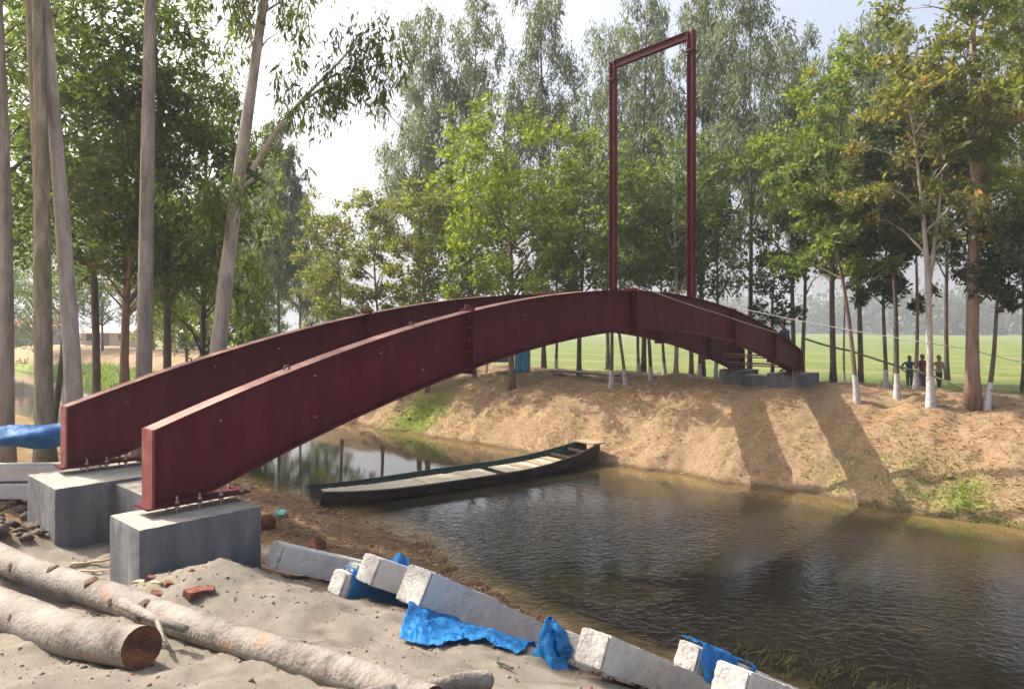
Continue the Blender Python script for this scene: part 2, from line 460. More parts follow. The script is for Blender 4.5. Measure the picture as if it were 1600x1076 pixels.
def water_material():
    m, nt, bs, out = nodes_of('canal_water')
    L = nt.links
    tc = nt.nodes.new('ShaderNodeTexCoord')
    at = nt.nodes.new('ShaderNodeAttribute'); at.attribute_name = 'depth'
    rp = nt.nodes.new('ShaderNodeValToRGB'); el = rp.color_ramp.elements
    for i, (p, c) in enumerate([(0, (.15, .10, .045)), (.42, (.08, .058, .024)), (.8, (.019, .0165, .010))]):
        e = el[i] if i < 2 else el.new(p)
        e.position = p; e.color = (*c, 1)
    L.new(at.outputs['Fac'], rp.inputs[0]); L.new(rp.outputs[0], bs.inputs['Base Color'])
    bs.inputs['Roughness'].default_value = .04
    bs.inputs['IOR'].default_value = 1.40
    mp = nt.nodes.new('ShaderNodeMapping'); mp.inputs['Rotation'].default_value = (0, 0, R(-25)); mp.inputs['Scale'].default_value = (1.0, 1.3, 1)
    L.new(tc.outputs['Object'], mp.inputs['Vector'])
    n1 = nt.nodes.new('ShaderNodeTexNoise'); n1.inputs['Scale'].default_value = 6.5; n1.inputs['Detail'].default_value = 3; n1.inputs['Distortion'].default_value = .6
    L.new(mp.outputs[0], n1.inputs['Vector'])
    n2 = nt.nodes.new('ShaderNodeTexNoise'); n2.inputs['Scale'].default_value = 1.1; n2.inputs['Detail'].default_value = 2
    L.new(mp.outputs[0], n2.inputs['Vector'])
    md = nt.nodes.new('ShaderNodeMath'); md.operation = 'MULTIPLY_ADD'; L.new(n2.outputs['Fac'], md.inputs[0]); md.inputs[1].default_value = .5
    L.new(n1.outputs['Fac'], md.inputs[2])
    aw = nt.nodes.new('ShaderNodeAttribute'); aw.attribute_name = 'wind'
    bp = nt.nodes.new('ShaderNodeBump'); bp.inputs['Distance'].default_value = .024
    L.new(aw.outputs['Fac'], bp.inputs['Strength'])
    L.new(md.outputs[0], bp.inputs['Height']); L.new(bp.outputs[0], bs.inputs['Normal'])
    return m


M['water'] = water_material()

# ------------------------------------------------------------------ ground, water, field


def axis(parts):
    a = []
    for lo, hi, st in parts:
        n = max(1, int(round((hi - lo) / st)))
        a += list(np.linspace(lo, hi, n, endpoint=False))
    a.append(parts[-1][1])
    return np.array(a)


def sheet(name, sa, ra):
    S, Q = np.meshgrid(sa, ra, indexing='ij')
    X, Y = XYc(S, Q)
    ns, nr = S.shape
    idx = np.arange(ns * nr).reshape(ns, nr)
    quads = np.stack([idx[:-1, :-1], idx[1:, :-1], idx[1:, 1:], idx[:-1, 1:]], -1).reshape(-1, 4)
    return S.ravel(), Q.ravel(), X.ravel(), Y.ravel(), quads


def put_attr(me, name, arr, typ='FLOAT'):
    a = me.attributes.new(name, typ, 'POINT')
    if typ == 'FLOAT': a.data.foreach_set('value', np.asarray(arr, np.float32))
    else:
        c = np.ones((len(arr[0]), 4), np.float32)
        for i in range(3): c[:, i] = arr[i]
        a.data.foreach_set('color', c.ravel())


S_, Q_, X_, Y_, quads = sheet('ground',
    axis([(-420, -30, 60), (-30, -1, 1.2), (-1, 9, .065), (9, 17.2, .8), (17.2, 24.5, .085), (24.5, 34, .35), (34, 60, 2), (60, 440, 38)]),
    axis([(-420, -40, 60), (-40, -1, .8), (-1, 13, .07), (13, 27, .12), (27, 60, .5), (60, 100, 3), (100, 440, 34)]))
Z_ = ground_z(X_, Y_)
gm = np_mesh('ground', np.stack([X_, Y_, Z_], 1), quads, True)
sandm = sstep(5.4, 4.2, S_ + .5 * vnoise(X_ * .9, Y_ * .9, 60)) * sstep(11.8, 9.5, Q_ - S_ * .25)
tanm = sstep(15, 17, S_) * (0.85 + .0 * S_)
fieldm = sstep(31.5, 33.5, S_)
grassm = np.maximum(fieldm, 0)
grassm = np.maximum(grassm, gauss(X_, Y_, *foot(655, 652)[:2], 1.6, 1.6, .75))
grassm = np.maximum(grassm, sstep(36, 46, Q_) * sstep(19.5, 18.6, S_) * sstep(17, 18, S_) * .9)
grassm = np.maximum(grassm, gauss(X_, Y_, *foot(1500, 775)[:2], 1.0, .8, .55))
grassm = np.maximum(grassm, sstep(14, 20, Q_) * sstep(12, 9, S_) * .35)
put_attr(gm, 'cover', (sandm, tanm, grassm), 'FLOAT_COLOR')
tag(link('ground', gm, M['ground']), kind='structure')

S2, Q2, X2, Y2, q2 = sheet('water', axis([(4, 21, .25)]), axis([(-60, 0, 4), (0, 30, .4), (30, 80, 2), (80, 330, 20)]))
wm = np_mesh('water', np.stack([X2, Y2, 0 * X2], 1), q2, True)
put_attr(wm, 'depth', np.clip(-ground_z(X2, Y2, False) / 1.0, 0, 1))
put_attr(wm, 'wind', np.clip(.03 + .9 * sstep(14.5, 10.0, Q2 + 1.5 * vnoise(X2 * .4, Y2 * .4, 77)) * np.clip(.5 + .6 * vnoise(X2 * .5, Y2 * .5, 70), .22, 1.1) * sstep(17.8, 15.2, S2), .03, 1))
tag(link('water', wm, M['water']), kind='structure')

# paddy field with low bunds, a hand's breadth above the soil
fs = axis([(33.6, 90, 1.2), (90, 430, 20)]); fr = axis([(-415, -60, 25), (-60, 90, 1.5), (90, 430, 25)])
S3, Q3, X3, Y3, q3 = sheet('f', fs, fr)
bund = np.maximum.reduce([np.exp(-((S3 - b) / .9) ** 2) for b in (35, 44.5, 57, 75)]) * .16
fz = ground_z(X3, Y3) + .06 + bund
fm = np_mesh('paddy_field', np.stack([X3, Y3, fz], 1), q3, True)
put_attr(fm, 'bund', np.clip(bund / .16, 0, 1) + .55 * sstep(38.5, 36.5, S3))


def field_material():
    m, nt, bs, out = nodes_of('young_paddy'); L = nt.links
    tc = nt.nodes.new('ShaderNodeTexCoord')
    n = nt.nodes.new('ShaderNodeTexNoise'); n.inputs['Scale'].default_value = .22; n.inputs['Detail'].default_value = 9; n.inputs['Roughness'].default_value = .7
    L.new(tc.outputs['Object'], n.inputs['Vector'])
    rp = nt.nodes.new('ShaderNodeValToRGB'); el = rp.color_ramp.elements
    for i, (p, c) in enumerate([(.3, (.075, .108, .026)), (.5, (.105, .142, .036)), (.7, (.155, .168, .06))]):
        e = el[i] if i < 2 else el.new(p)
        e.position = p; e.color = (*c, 1)
    L.new(n.outputs['Fac'], rp.inputs[0])
    at = nt.nodes.new('ShaderNodeAttribute'); at.attribute_name = 'bund'
    mx = nt.nodes.new('ShaderNodeMix'); mx.data_type = 'RGBA'
    L.new(at.outputs['Fac'], mx.inputs[0]); L.new(rp.outputs[0], mx.inputs[6]); mx.inputs[7].default_value = (.19, .165, .07, 1)
    L.new(mx.outputs[2], bs.inputs['Base Color']); bs.inputs['Roughness'].default_value = .9; bs.inputs['Specular IOR Level'].default_value = .1
    n2 = nt.nodes.new('ShaderNodeTexNoise'); n2.inputs['Scale'].default_value = 6; n2.inputs['Detail'].default_value = 4
    L.new(tc.outputs['Object'], n2.inputs['Vector'])
    bp = nt.nodes.new('ShaderNodeBump'); bp.inputs['Strength'].default_value = .8; bp.inputs['Distance'].default_value = .15
    L.new(n2.outputs['Fac'], bp.inputs['Height']); L.new(bp.outputs[0], bs.inputs['Normal'])
    return m


tag(link('paddy_field', fm, field_material()), kind='structure')


def blades(name, X, Y, length, width, up, mat, zoff=0.0, seed=0, kind='stuff', label=None, cat=None):
    """thin crossed blades on the ground: up=0 lies flat, up=1 stands"""
    g = np.random.default_rng(seed)
    n = len(X)
    Z = ground_z(X, Y) + zoff
    a = g.uniform(0, 2 * np.pi, n)
    ln = length * g.uniform(.5, 1.4, n); wd = width * g.uniform(.7, 1.3, n)
    el = np.clip(up * 1.2 + g.normal(0, .25, n), -.05, 1.5)
    d = np.stack([np.cos(a) * np.cos(el), np.sin(a) * np.cos(el), np.sin(el)], 1) * ln[:, None]
    sd = np.stack([-np.sin(a), np.cos(a), g.normal(0, .35, n)], 1) * wd[:, None]
    o = np.stack([X, Y, Z], 1)
    v = np.stack([o - sd, o + sd, o + d * .6 + sd * .7 + np.array([0, 0, 1]) * (ln * .04)[:, None], o + d], 1).reshape(-1, 3)
    q = np.arange(4 * n).reshape(n, 4)
    ob = link(name, np_mesh(name, v, q), mat)
    return tag(ob, label, cat, kind=kind)


def scatter(n, smin, smax, rmin, rmax, dens=None, seed=0):
    g = np.random.default_rng(seed)
    s = g.uniform(smin, smax, n); r = g.uniform(rmin, rmax, n)
    if dens is not None:
        k = g.uniform(0, 1, n) < dens(s, r); s, r = s[k], r[k]
    return XYc(s, r)


GROUND_DONE = True

# ------------------------------------------------------------------ the steel girders
def top_z(t): return CZ - 1.19 + 0.41 * t + 4 * 1.84 * t * (1 - t)
def girder_depth(t): return 1.10 - 0.20 * min(1.0, t / .5)
NEAR_FOOT, FAR_FOOT = CZ - 2.09, CZ - 1.48


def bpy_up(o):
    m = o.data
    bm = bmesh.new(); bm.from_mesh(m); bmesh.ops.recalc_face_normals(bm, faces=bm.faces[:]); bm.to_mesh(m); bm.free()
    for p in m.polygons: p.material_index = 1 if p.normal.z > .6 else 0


def girder(label, A, B):
    A = Vector((*A, 0)); B = Vector((*B, 0))
    L = (B - A).length; ang = math.atan2(B.y - A.y, B.x - A.x)
    root = empty('steel_girder', (A.x, A.y, 0), ang)
    tag(root, label, 'girder', 'arched bridge girders')

    def lo_z(t): return max(top_z(t) - girder_depth(t), NEAR_FOOT if t < .5 else FAR_FOOT)
    fw, ft, wt = .15, .025, .008
    joints = [0, .25, .5, .75, .89, 1.0]
    for a, b in zip(joints, joints[1:]):
        n = 14
        ts = [a + (b - a) * i / n for i in range(n + 1)]
        w, tf, bf = MB(), MB(), MB()
        for (m, y0, y1, lo, hi) in ((w, -wt, wt, lambda t: lo_z(t) + ft, lambda t: top_z(t) - ft),
                                   (tf, -fw, fw, lambda t: top_z(t) - ft, lambda t: top_z(t)),
                                   (bf, -fw, fw, lambda t: lo_z(t), lambda t: lo_z(t) + ft)):
            for i in range(n):
                u0, u1 = ts[i] * L, ts[i + 1] * L
            for i, t in enumerate(ts):
                u = t * L
                if a > 0 and i == 0: u += .012
                if b < 1 and i == n: u -= .012
                m.v += [(u, y0, lo(t)), (u, y1, lo(t)), (u, y1, hi(t)), (u, y0, hi(t))]
            for i in range(n):
                o = i * 4
                for k in range(4):
                    k2 = (k + 1) % 4
                    m.f.append((o + k, o + k2, o + 4 + k2, o + 4 + k))
            m.f.append((3, 2, 1, 0)); e = n * 4; m.f.append((e, e + 1, e + 2, e + 3))
        w.build('web_plate', M['paint'], root)
        tfo = tf.build('top_flange', [M['paint'], M['dusty_sunlit']], root)
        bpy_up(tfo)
        bf.build('bottom_flange', M['paint'], root)
    # bolted joints: two plates back to back with bolts through them
    for t in joints[1:-1]:
        z0, z1 = lo_z(t) - .09, top_z(t) + .055
        j = MB().box(t * L - .022, t * L + .022, -.155, .155, z0, z1).build('joint_plate', M['paint'], root)
        for sy in (-1, 1):
            for k in range(5):
                z = z0 + .17 + (z1 - z0 - .3) * k / 4
                MB().tube([(t * L - .06, sy * .085, z), (t * L + .06, sy * .085, z)], .017, 6).build('bolt', M['rust'], j)
        MB().tube([(t * L - .06, 0, z1 - .01), (t * L - .05, 0, z1 + .045), (t * L + .05, 0, z1 + .045), (t * L + .06, 0, z1 - .01)], .014, 6).build('lifting_eye', M['rust'], j)
    # ends
    MB().box(-.03, 0, -.15, .15, NEAR_FOOT, top_z(0)).build('end_plate', M['sunlit_end'], root)
    MB().box(L, L + .03, -.15, .15, FAR_FOOT, top_z(1)).build('end_plate', M['paint'], root)
    # lifting eyes and small nuts along the top
    for t in (.085, .19, .36):
        z = top_z(t)
        c = [(t * L + .04 * math.cos(q), 0, z + .03 + .038 * math.sin(q)) for q in np.linspace(-.6, math.pi + .6, 9)]
        MB().tube(c, .014, 6).build('lifting_eye', M['rust'], root)
    for t, dz in ((.04, .28), (.105, .22), (.105, .8), (.16, .25), (.2, .75), (.32, .3), (.45, .7), (.62, .55), (.7, .6)):
        z = top_z(t) - dz
        MB().tube([(t * L, -.008, z), (t * L, -.05, z)], .014, 6).build('bolt', M['bolt'], root)
    # foot plates on holding-down bolts
    for base, z, us in ((1, NEAR_FOOT, (.25, .52, .79, 1.06)), (0, FAR_FOOT, (-.25, -.6, -.95))):
        o = 0 if base else L
        x0, x1 = (-.1, 1.16) if base else (L - 1.2, L + .1)
        p = MB().box(x0, x1, -.2, .2, z - .026, z - .002).build('foot_plate', M['paint'], root)
        for u in us:
            for sy in (-1, 1):
                b = MB()
                b.tube([(o + u, sy * .165, z - .3), (o + u, sy * .165, z + .085)], .0135, 6)
                b.tube([(o + u, sy * .165, z - .06), (o + u, sy * .165, z - .028)], .028, 6)
                b.tube([(o + u, sy * .165, z), (o + u, sy * .165, z + .03)], .028, 6)
                b.build('anchor_bolt', M['bolt'], p)
    return root, L, ang


A1, B1 = XYc(3.22, 8.78), (9.76, 24.0)
A2, B2 = (at_depth(102, 10.72), 10.72), (8.42, 25.9)
g1, L1, ang1 = girder('nearer maroon arched steel girder with the lower left end facing the logs', A1, B1)
g2, L2, ang2 = girder('farther maroon arched steel girder behind the nearer one, left end beside blue roll', A2, B2)


def gpoint(A, B, t, z): return Vector((A[0] + (B[0] - A[0]) * t, A[1] + (B[1] - A[1]) * t, z))


# ------------------------------------------------------------------ portal frame on the bridge
def portal():
    root = empty('portal_frame', gpoint(A1, B1, .637, top_z(.637)))
    tag(root, 'tall thin maroon steel goalpost frame standing up from the bridge deck line', 'frame')
    pa = gpoint(A1, B1, .637, 0); pb = gpoint(A2, B2, .640, 0)
    ax = (pb - pa).normalized(); ay = Vector((-ax.y, ax.x, 0))
    zt = CZ + 7.72

    def hsec(name, p, z0, z1):
        m = MB()
        Mx = Matrix((( ax.x, ay.x, 0, p.x), (ax.y, ay.y, 0, p.y), (0, 0, 1, 0), (0, 0, 0, 1)))
        m.box(-.085, -.07, -.085, .085, z0, z1, Mx); m.box(.07, .085, -.085, .085, z0, z1, Mx); m.box(-.07, .07, -.008, .008, z0, z1, Mx)
        o = m.build(name, M['paint'], root)
        MB().box(-.15, .15, -.15, .15, z0 - .0, z0 + .02, Mx).build('base_plate', M['paint'], o)
        MB().box(-.13, .13, -.13, .13, z1 - .55, z1 - .53, Mx).build('stiffener_plate', M['paint'], o)
        return o
    z1, z2 = top_z(.637) + .002, top_z(.64) + .002
    hsec('frame_post', pa, z1, zt)
    hsec('frame_post', pb, z2, zt)
    m = MB(); d = (pb - pa).length
    Mx = Matrix(((ax.x, ay.x, 0, pa.x), (ax.y, ay.y, 0, pa.y), (0, 0, 1, 0), (0, 0, 0, 1)))
    m.box(.088, d - .088, -.085, .085, zt - .017, zt - .002, Mx); m.box(.088, d - .088, -.085, .085, zt - .20, zt - .185, Mx); m.box(.088, d - .088, -.007, .007, zt - .185, zt - .017, Mx)
    b = m.build('cross_beam', M['paint'], root)
    for k in range(4):
        u = .3 + (d - .6) * k / 3
        MB().tube([Mx @ Vector((u, -.06, zt - .25)), Mx @ Vector((u, -.06, zt - .18))], .014, 6).build('bolt', M['rust'], b)
    inv = Matrix.Translation(-root.location)
    for o in root.children_recursive:
        o.data.transform(inv)


portal()

# short steel struts tying the two girders at the far end
for k, (t, dz, lab) in enumerate(((.935, .62, 'upper brown cross strut between the girders at the far bank end'),
                                  (.955, .80, 'lower brown cross strut between the girders at the far bank end'))):
    a = gpoint(A1, B1, t, top_z(t) - dz); b = gpoint(A2, B2, t, top_z(t) - dz)
    d = (b - a).normalized()
    root = empty('cross_strut', a); tag(root, lab, 'strut', 'struts at the far end of the bridge')
    a2, b2 = d * .012, (b - a) - d * .012
    c1 = MB().tube([a2 + Vector((0, 0, .05)), b2 + Vector((0, 0, .05))], .03, 4).build('strut_bar', M['rust'], root)
    MB().tube([a2 - Vector((0, 0, .03)), b2 - Vector((0, 0, .03))], .022, 4).build('strut_bar', M['rust'], root)

def chipped(name, mat, parent, x0, x1, y0, y1, z0, z1, Mx=None, step=.07, chip=.014, seed=0, top=None):
    bm = bmesh.new()
    nx, ny, nz = (max(2, int(round((b - a) / step))) for a, b in ((x0, x1), (y0, y1), (z0, z1)))
    idx = {}

    def vert(i, j, k):
        if (i, j, k) not in idx: idx[(i, j, k)] = bm.verts.new((x0 + (x1 - x0) * i / nx, y0 + (y1 - y0) * j / ny, z0 + (z1 - z0) * k / nz))
        return idx[(i, j, k)]
    for i in range(nx):
        for j in range(ny):
            bm.faces.new([vert(*p) for p in ((i, j, 0), (i, j + 1, 0), (i + 1, j + 1, 0), (i + 1, j, 0))])
            bm.faces.new([vert(*p) for p in ((i, j, nz), (i + 1, j, nz), (i + 1, j + 1, nz), (i, j + 1, nz))])
    for i in range(nx):
        for k in range(nz):
            bm.faces.new([vert(*p) for p in ((i, 0, k), (i + 1, 0, k), (i + 1, 0, k + 1), (i, 0, k + 1))])
            bm.faces.new([vert(*p) for p in ((i, ny, k), (i, ny, k + 1), (i + 1, ny, k + 1), (i + 1, ny, k))])
    for j in range(ny):
        for k in range(nz):
            bm.faces.new([vert(*p) for p in ((0, j, k), (0, j, k + 1), (0, j + 1, k + 1), (0, j + 1, k))])
            bm.faces.new([vert(*p) for p in ((nx, j, k), (nx, j + 1, k), (nx, j + 1, k + 1), (nx, j, k + 1))])
    g = random.Random(seed)
    c = Vector(((x0 + x1) / 2, (y0 + y1) / 2, (z0 + z1) / 2))
    for (i, j, k), v in idx.items():
        e = (i in (0, nx)) + (j in (0, ny)) + (k in (0, nz))
        a = (.0015, .0025, chip * g.choice((.25, .4, .5, .9, 1.5)), chip * g.uniform(1, 2.2))[e]
        d = Vector(((1 if i == 0 else -1 if i == nx else 0), (1 if j == 0 else -1 if j == ny else 0), (1 if k == 0 else -1 if k == nz else 0)))
        if e: v.co += d * a * g.uniform(.5, 1.0) if e > 1 else d * g.uniform(-.0025, .0025)
    me = bpy.data.meshes.new(name); bm.to_mesh(me); bm.free()
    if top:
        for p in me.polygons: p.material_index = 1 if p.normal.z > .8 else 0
    if Mx is not None: me.transform(Mx)
    return link(name, me, [mat, top] if top else mat, parent)


# ------------------------------------------------------------------ concrete foundations


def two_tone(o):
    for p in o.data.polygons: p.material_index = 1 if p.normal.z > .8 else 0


def foundation(label, blocks, tie, name='concrete_foundation'):
    """blocks: (s0,s1,r0,r1,z0,z1) in canal axes"""
    s0, s1, r0, r1, z0, z1 = blocks[0]
    cx, cy = XYc(s0, r0)
    root = empty(name, (cx, cy, z0), math.atan2(DY, DX))
    tag(root, label, 'foundation', 'bridge foundations')
    for (a, b, c, d, e, f) in blocks:
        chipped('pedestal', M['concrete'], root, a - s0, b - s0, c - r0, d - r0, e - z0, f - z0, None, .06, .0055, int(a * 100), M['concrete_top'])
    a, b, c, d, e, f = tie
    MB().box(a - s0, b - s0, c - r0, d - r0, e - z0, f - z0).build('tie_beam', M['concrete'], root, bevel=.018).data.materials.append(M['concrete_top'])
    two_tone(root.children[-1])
    return root


PT = NEAR_FOOT - .12
foundation('grey cast concrete bridge foundation with two pedestals beside the logs',
           [(2.90, 4.32, 8.20, 9.12, .55, PT), (2.86, 4.4, 11.15, 12.55, .45, PT)],
           (3.62, 4.2, 9.10, 11.17, 1.5, PT - .05))
PF = FAR_FOOT - .05
foundation('low grey concrete bridge foundation on top of the far bank',
           [(23.45, 25.0, 8.62, 9.82, 1.6, PF), (23.95, 25.3, 10.9, 11.8, 1.6, PF)],
           (24.0, 24.7, 9.80, 10.92, 1.6, PF - .14))

# ------------------------------------------------------------------ ropes and the long pole


def rope(label, pts, sag, rad, mat, name='rope', cat='rope', n=24, group=None):
    P = []
    for i in range(len(pts) - 1):
        for k in range(n):
            f = k / n
            p = pts[i].lerp(pts[i + 1], f); p.z -= sag * 4 * f * (1 - f) * (1 if i % 2 == 0 else .6)
            P.append(p)
    P.append(pts[-1])
    m = MB().tube([p - pts[0] for p in P], rad, 5)
    o = m.build(name, mat, smooth=True); o.location = pts[0]
    return tag(o, label, cat, group)


rope('thin pale rope from the crown of the bridge running right past the tree trunks',
     [gpoint(A1, B1, .502, top_z(.5) + .1), pt(1140, 478, 20.5), pt(1520, 546, 19.1), pt(1680, 572, 19.6)], .12, .012, M['rope'])
rope('thin pale rope slanting down across the face of the right half of the bridge',
     [gpoint(A1, B1, .502, top_z(.5) + .08) + Vector((.16, -.15, 0)), pt(1130, 492, 19.25), pt(1215, 520, 21.6)], .03, .009, M['rope'])
rope('long dark bamboo pole slanting down from the bridge end to the ground at right',
     [pt(1252, 527, 24.3), pt(1330, 548, 23.6), pt(1460, 588, 21.8), pt(1640, 652, 18.6)], .04, .035, M['bamboo'], 'bamboo_pole', 'pole')

# ------------------------------------------------------------------ wooden boat


def boat():
    a = Vector((at_depth(492, 16.9), 16.9, 0))
    b = Vector((at_depth(926, 22.3), 22.3, .0))
    d = b - a; d.z = 0; Lb = d.length; ang = math.atan2(d.y, d.x)
    root = empty('wooden_boat', (a.x, a.y, 0), ang)
    tag(root, 'long dark flat wooden boat with pale deck boards lying across the canal', 'boat')
    n = 40
    us = np.linspace(0, 1, n + 1)

    def half(u): return .23 + .60 * math.sin(math.pi * min(1, max(0, u * .92 + .06))) ** .55
    def keel(u): return -.16 + .30 * max(0, (u - .72) / .28) ** 2 + .22 * max(0, (.2 - u) / .2) ** 2
    def gun(u): return .235 + .40 * max(0, (u - .6) / .4) ** 2 + .12 * max(0, (.25 - u) / .25) ** 2
    m = MB()
    for u in us:
        h, k, g = half(u), keel(u), gun(u)
        x = u * Lb
        m.v += [(x, -h, g), (x, -h * .86, (g + k) / 2), (x, -h * .55, k), (x, h * .55, k), (x, h * .86, (g + k) / 2), (x, h, g),
                (x, h - .045, g), (x, h * .84 - .04, (g + k) / 2 + .02), (x, h * .52, k + .05), (x, -h * .52, k + .05), (x, -h * .84 + .04, (g + k) / 2 + .02), (x, -h + .045, g)]
    w = 12
    for i in range(n):
        for k in range(w):
            k2 = (k + 1) % w
            m.f.append((i * w + k, (i + 1) * w + k, (i + 1) * w + k2, i * w + k2))
    m.f.append(tuple(range(w))); m.f.append(tuple(n * w + k for k in reversed(range(w))))
    m.build('hull', M['hull'], root)
    # gunwale rails: green inside strake on the far side
    for sy, mt, nm in ((1, M['boat_green'], 'gunwale_rail'), (-1, M['hull'], 'gunwale_rail')):
        g = MB()
        P = [(u * Lb, sy * (half(u) - .01), gun(u) + .025) for u in us]
        g.tube(P, .035, 6).build(nm, mt, root)
    s = MB()
    for i, u in enumerate(us[:-3]):
        s.v += [(u * Lb, half(u) - .06, gun(u) - .005), (u * Lb, half(u) * .9 - .06, gun(u) - .23)]
        if i: s.f.append((2 * i - 2, 2 * i, 2 * i + 1, 2 * i - 1))
    so = s.build('inside_strake', M['boat_green'], root)
    so.modifiers.new('thick', 'SOLIDIFY').thickness = .02
    # deck boards lying across the boat, with a gap amidships
    x = .25; k = 0
    g = random.Random(3)
    while x < Lb * .80:
        u = x / Lb
        wd = g.uniform(.27, .34)
        if not (.535 < u < .565):
            h = half(u) * .9 - .09; z = gun(u) - .055 + g.uniform(-.008, .008)
            MB().box(x, x + wd - .012, -h - .03, h * g.uniform(.66, .76), z, z + .025).build('deck_board', M['deck_warm'] if u > .66 and k % 2 else M['deck'], root)
        x += wd; k += 1
    for u in (.545, .86, .93):
        h = half(u) - .05
        MB().box(u * Lb - .05, u * Lb + .05, -h, h, gun(u) - .12, gun(u) - .05).build('thwart', M['hull'], root)
    h = half(.97)
    MB().box(Lb * .955, Lb * 1.012, -h - .03, h + .03, gun(.985) + .03, gun(.985) + .075).build('bow_board', M['deck_warm'], root)
    return root


boat()

# ------------------------------------------------------------------ logs


def log(label, p0, p1, r0, r1, seed, knots=(), branch=None):
    g = random.Random(seed)
    p0, p1 = Vector(p0), Vector(p1)
    root = empty('tree_log', p0); tag(root, label, 'log', 'felled logs')
    d = p1 - p0; n = 28; P = []; Rr = []
    for i in range(n + 1):
        f = i / n
        q = d * f + Vector((0, 0, .03 * math.sin(f * 5 + seed))) + Vector((-d.y, d.x, 0)).normalized() * (.05 * math.sin(f * 5 + seed * 2) + .02 * math.sin(f * 13 + seed))
        P.append(q); Rr.append((r0 + (r1 - r0) * f) * (1 + .018 * math.sin(f * 11 + seed) + g.uniform(-.015, .015)))
    m = MB().tube(P, Rr, 20, cap=False)
    m.build('log_stem', M['log'], root, smooth=True)
    dn = d.normalized(); a = dn.cross(Vector((0, 0, 1))).normalized(); b = a.cross(dn)
    for end, rr, sg in ((P[0], Rr[0], -1), (P[-1], Rr[-1], 1)):
        c = MB(); rings = []
        for j, q in enumerate((1.0, .75, .4)):
            off = dn * sg * (0.0 if j == 0 else -.01 * j)
            rings.append([end + off + (a * math.cos(t) + b * math.sin(t)) * rr * q * (1 + (.05 * math.sin(3 * t + seed) if j else 0)) for t in np.linspace(0, 2 * math.pi, 20, endpoint=False)])
        c.v = [tuple(p) for rg in rings for p in rg]
        for j in range(2):
            for k in range(20):
                k2 = (k + 1) % 20
                c.f.append((j * 20 + k, j * 20 + k2, (j + 1) * 20 + k2, (j + 1) * 20 + k))
        c.f.append(tuple(40 + k for k in range(20)))
        c.v = [tuple(Vector(v) - end) for v in c.v]
        c.build('sawn_end', M['log_end'], root).location = end
    for (f, t, s) in knots:
        i = int(f * n); q = P[i]; rr = Rr[i]
        nrm = (a * math.cos(t) + b * math.sin(t))
        tn = dn.cross(nrm)
        k = MB(); k.tube([q + nrm * (rr - .03), q + nrm * (rr + .006), q + nrm * (rr + s * .35), q + nrm * (rr + s * .25)], [s * 1.7, s * 1.25, s * .95, s * .6], 11)
        k.v = [tuple(Vector(v) + Vector((g.uniform(-.12, .12), g.uniform(-.12, .12), g.uniform(-.12, .12))) * s) for v in k.v]
        k.build('knot', M['knot'], root, smooth=False)
    if branch:
        for pts, rad in branch:
            MB().tube([Vector(p) - p0 for p in pts], rad, 7).build('branch_stub', M['log'], root, smooth=True)
    return root


def on_ground(x, y, up): return Vector((x, y, gz(x, y) + up))


l1a, l1b = on_ground(-6.3, 7.82, .17), on_ground(-2.80, 5.22, .16)
log('thick pale debarked log with a dark reddish sawn end in the left foreground', l1a, l1b, .182, .158, 1,
    knots=((.30, .9, .03), (.58, .45, .022)))
_a, _b = Vector(foot(10, 893)), Vector(foot(330, 1012))
_a.z += .16; _b.z += .135; _d = _a - _b
l2a, l2b = _a + _d * .2, _b - _d.normalized() * 2.5
log('longest pale knotty log lying behind the thick log with side branch', l2a, l2b, .165, .105, 2,
    knots=((.22, .35, .034), (.33, 1.25, .042), (.455, 1.15, .05), (.575, .5, .058), (.535, .25, .03)),
    branch=[([pt(190, 940, 6.1), pt(245, 968, 5.85), pt(290, 982, 5.62)], [.05, .035, .03]), ([pt(246, 970, 5.8), pt(254, 995, 5.62), pt(268, 1018, 5.5)], [.02, .017, .013])])
log('thin pale log piece with a dark hollow end at the bottom edge', Vector(foot(520, 1118)) + Vector((0, 0, .07)), Vector(foot(752, 1080)) + Vector((0, 0, .06)), .07, .062, 3)

# ------------------------------------------------------------------ precast concrete posts lying over the crest of the bank


def post(label, end, length, drop, size=.29, yaw=0.0, roll=0.0, name='concrete_post', group='concrete posts on the bank'):
    """end: centre of the left (upper) end face"""
    end = Vector(end)
    root = empty(name, end); tag(root, label, 'post', group)
    ang = math.atan2(DY, DX) + yaw
    d = Vector((math.cos(ang), math.sin(ang), -drop / length)).normalized()
    sdir = Vector((-d.y, d.x, 0)).normalized(); u = d.cross(sdir) * 1.0
    u = sdir.cross(d) * -1 if u.z < 0 else u
    sdir, u = (sdir * math.cos(roll) + u * math.sin(roll)), (u * math.cos(roll) - sdir * math.sin(roll))
    Mx = Matrix(((d.x, sdir.x, u.x, 0), (d.y, sdir.y, u.y, 0), (d.z, sdir.z, u.z, 0), (0, 0, 0, 1)))
    h = size / 2
    chipped('shaft', M['post'], root, .012, length, -h, h, -h, h, Mx, .04, .0055, int(length * 100 + size * 1000))
    chipped('cast_end', M['post_end'], root, -.02, .014, -h + .008, h - .008, -h + .008, h - .008, Mx, .025, .006, int(size * 991))
    return root, Mx, end


def ppt(px, py, D): return pt(px, py, D)


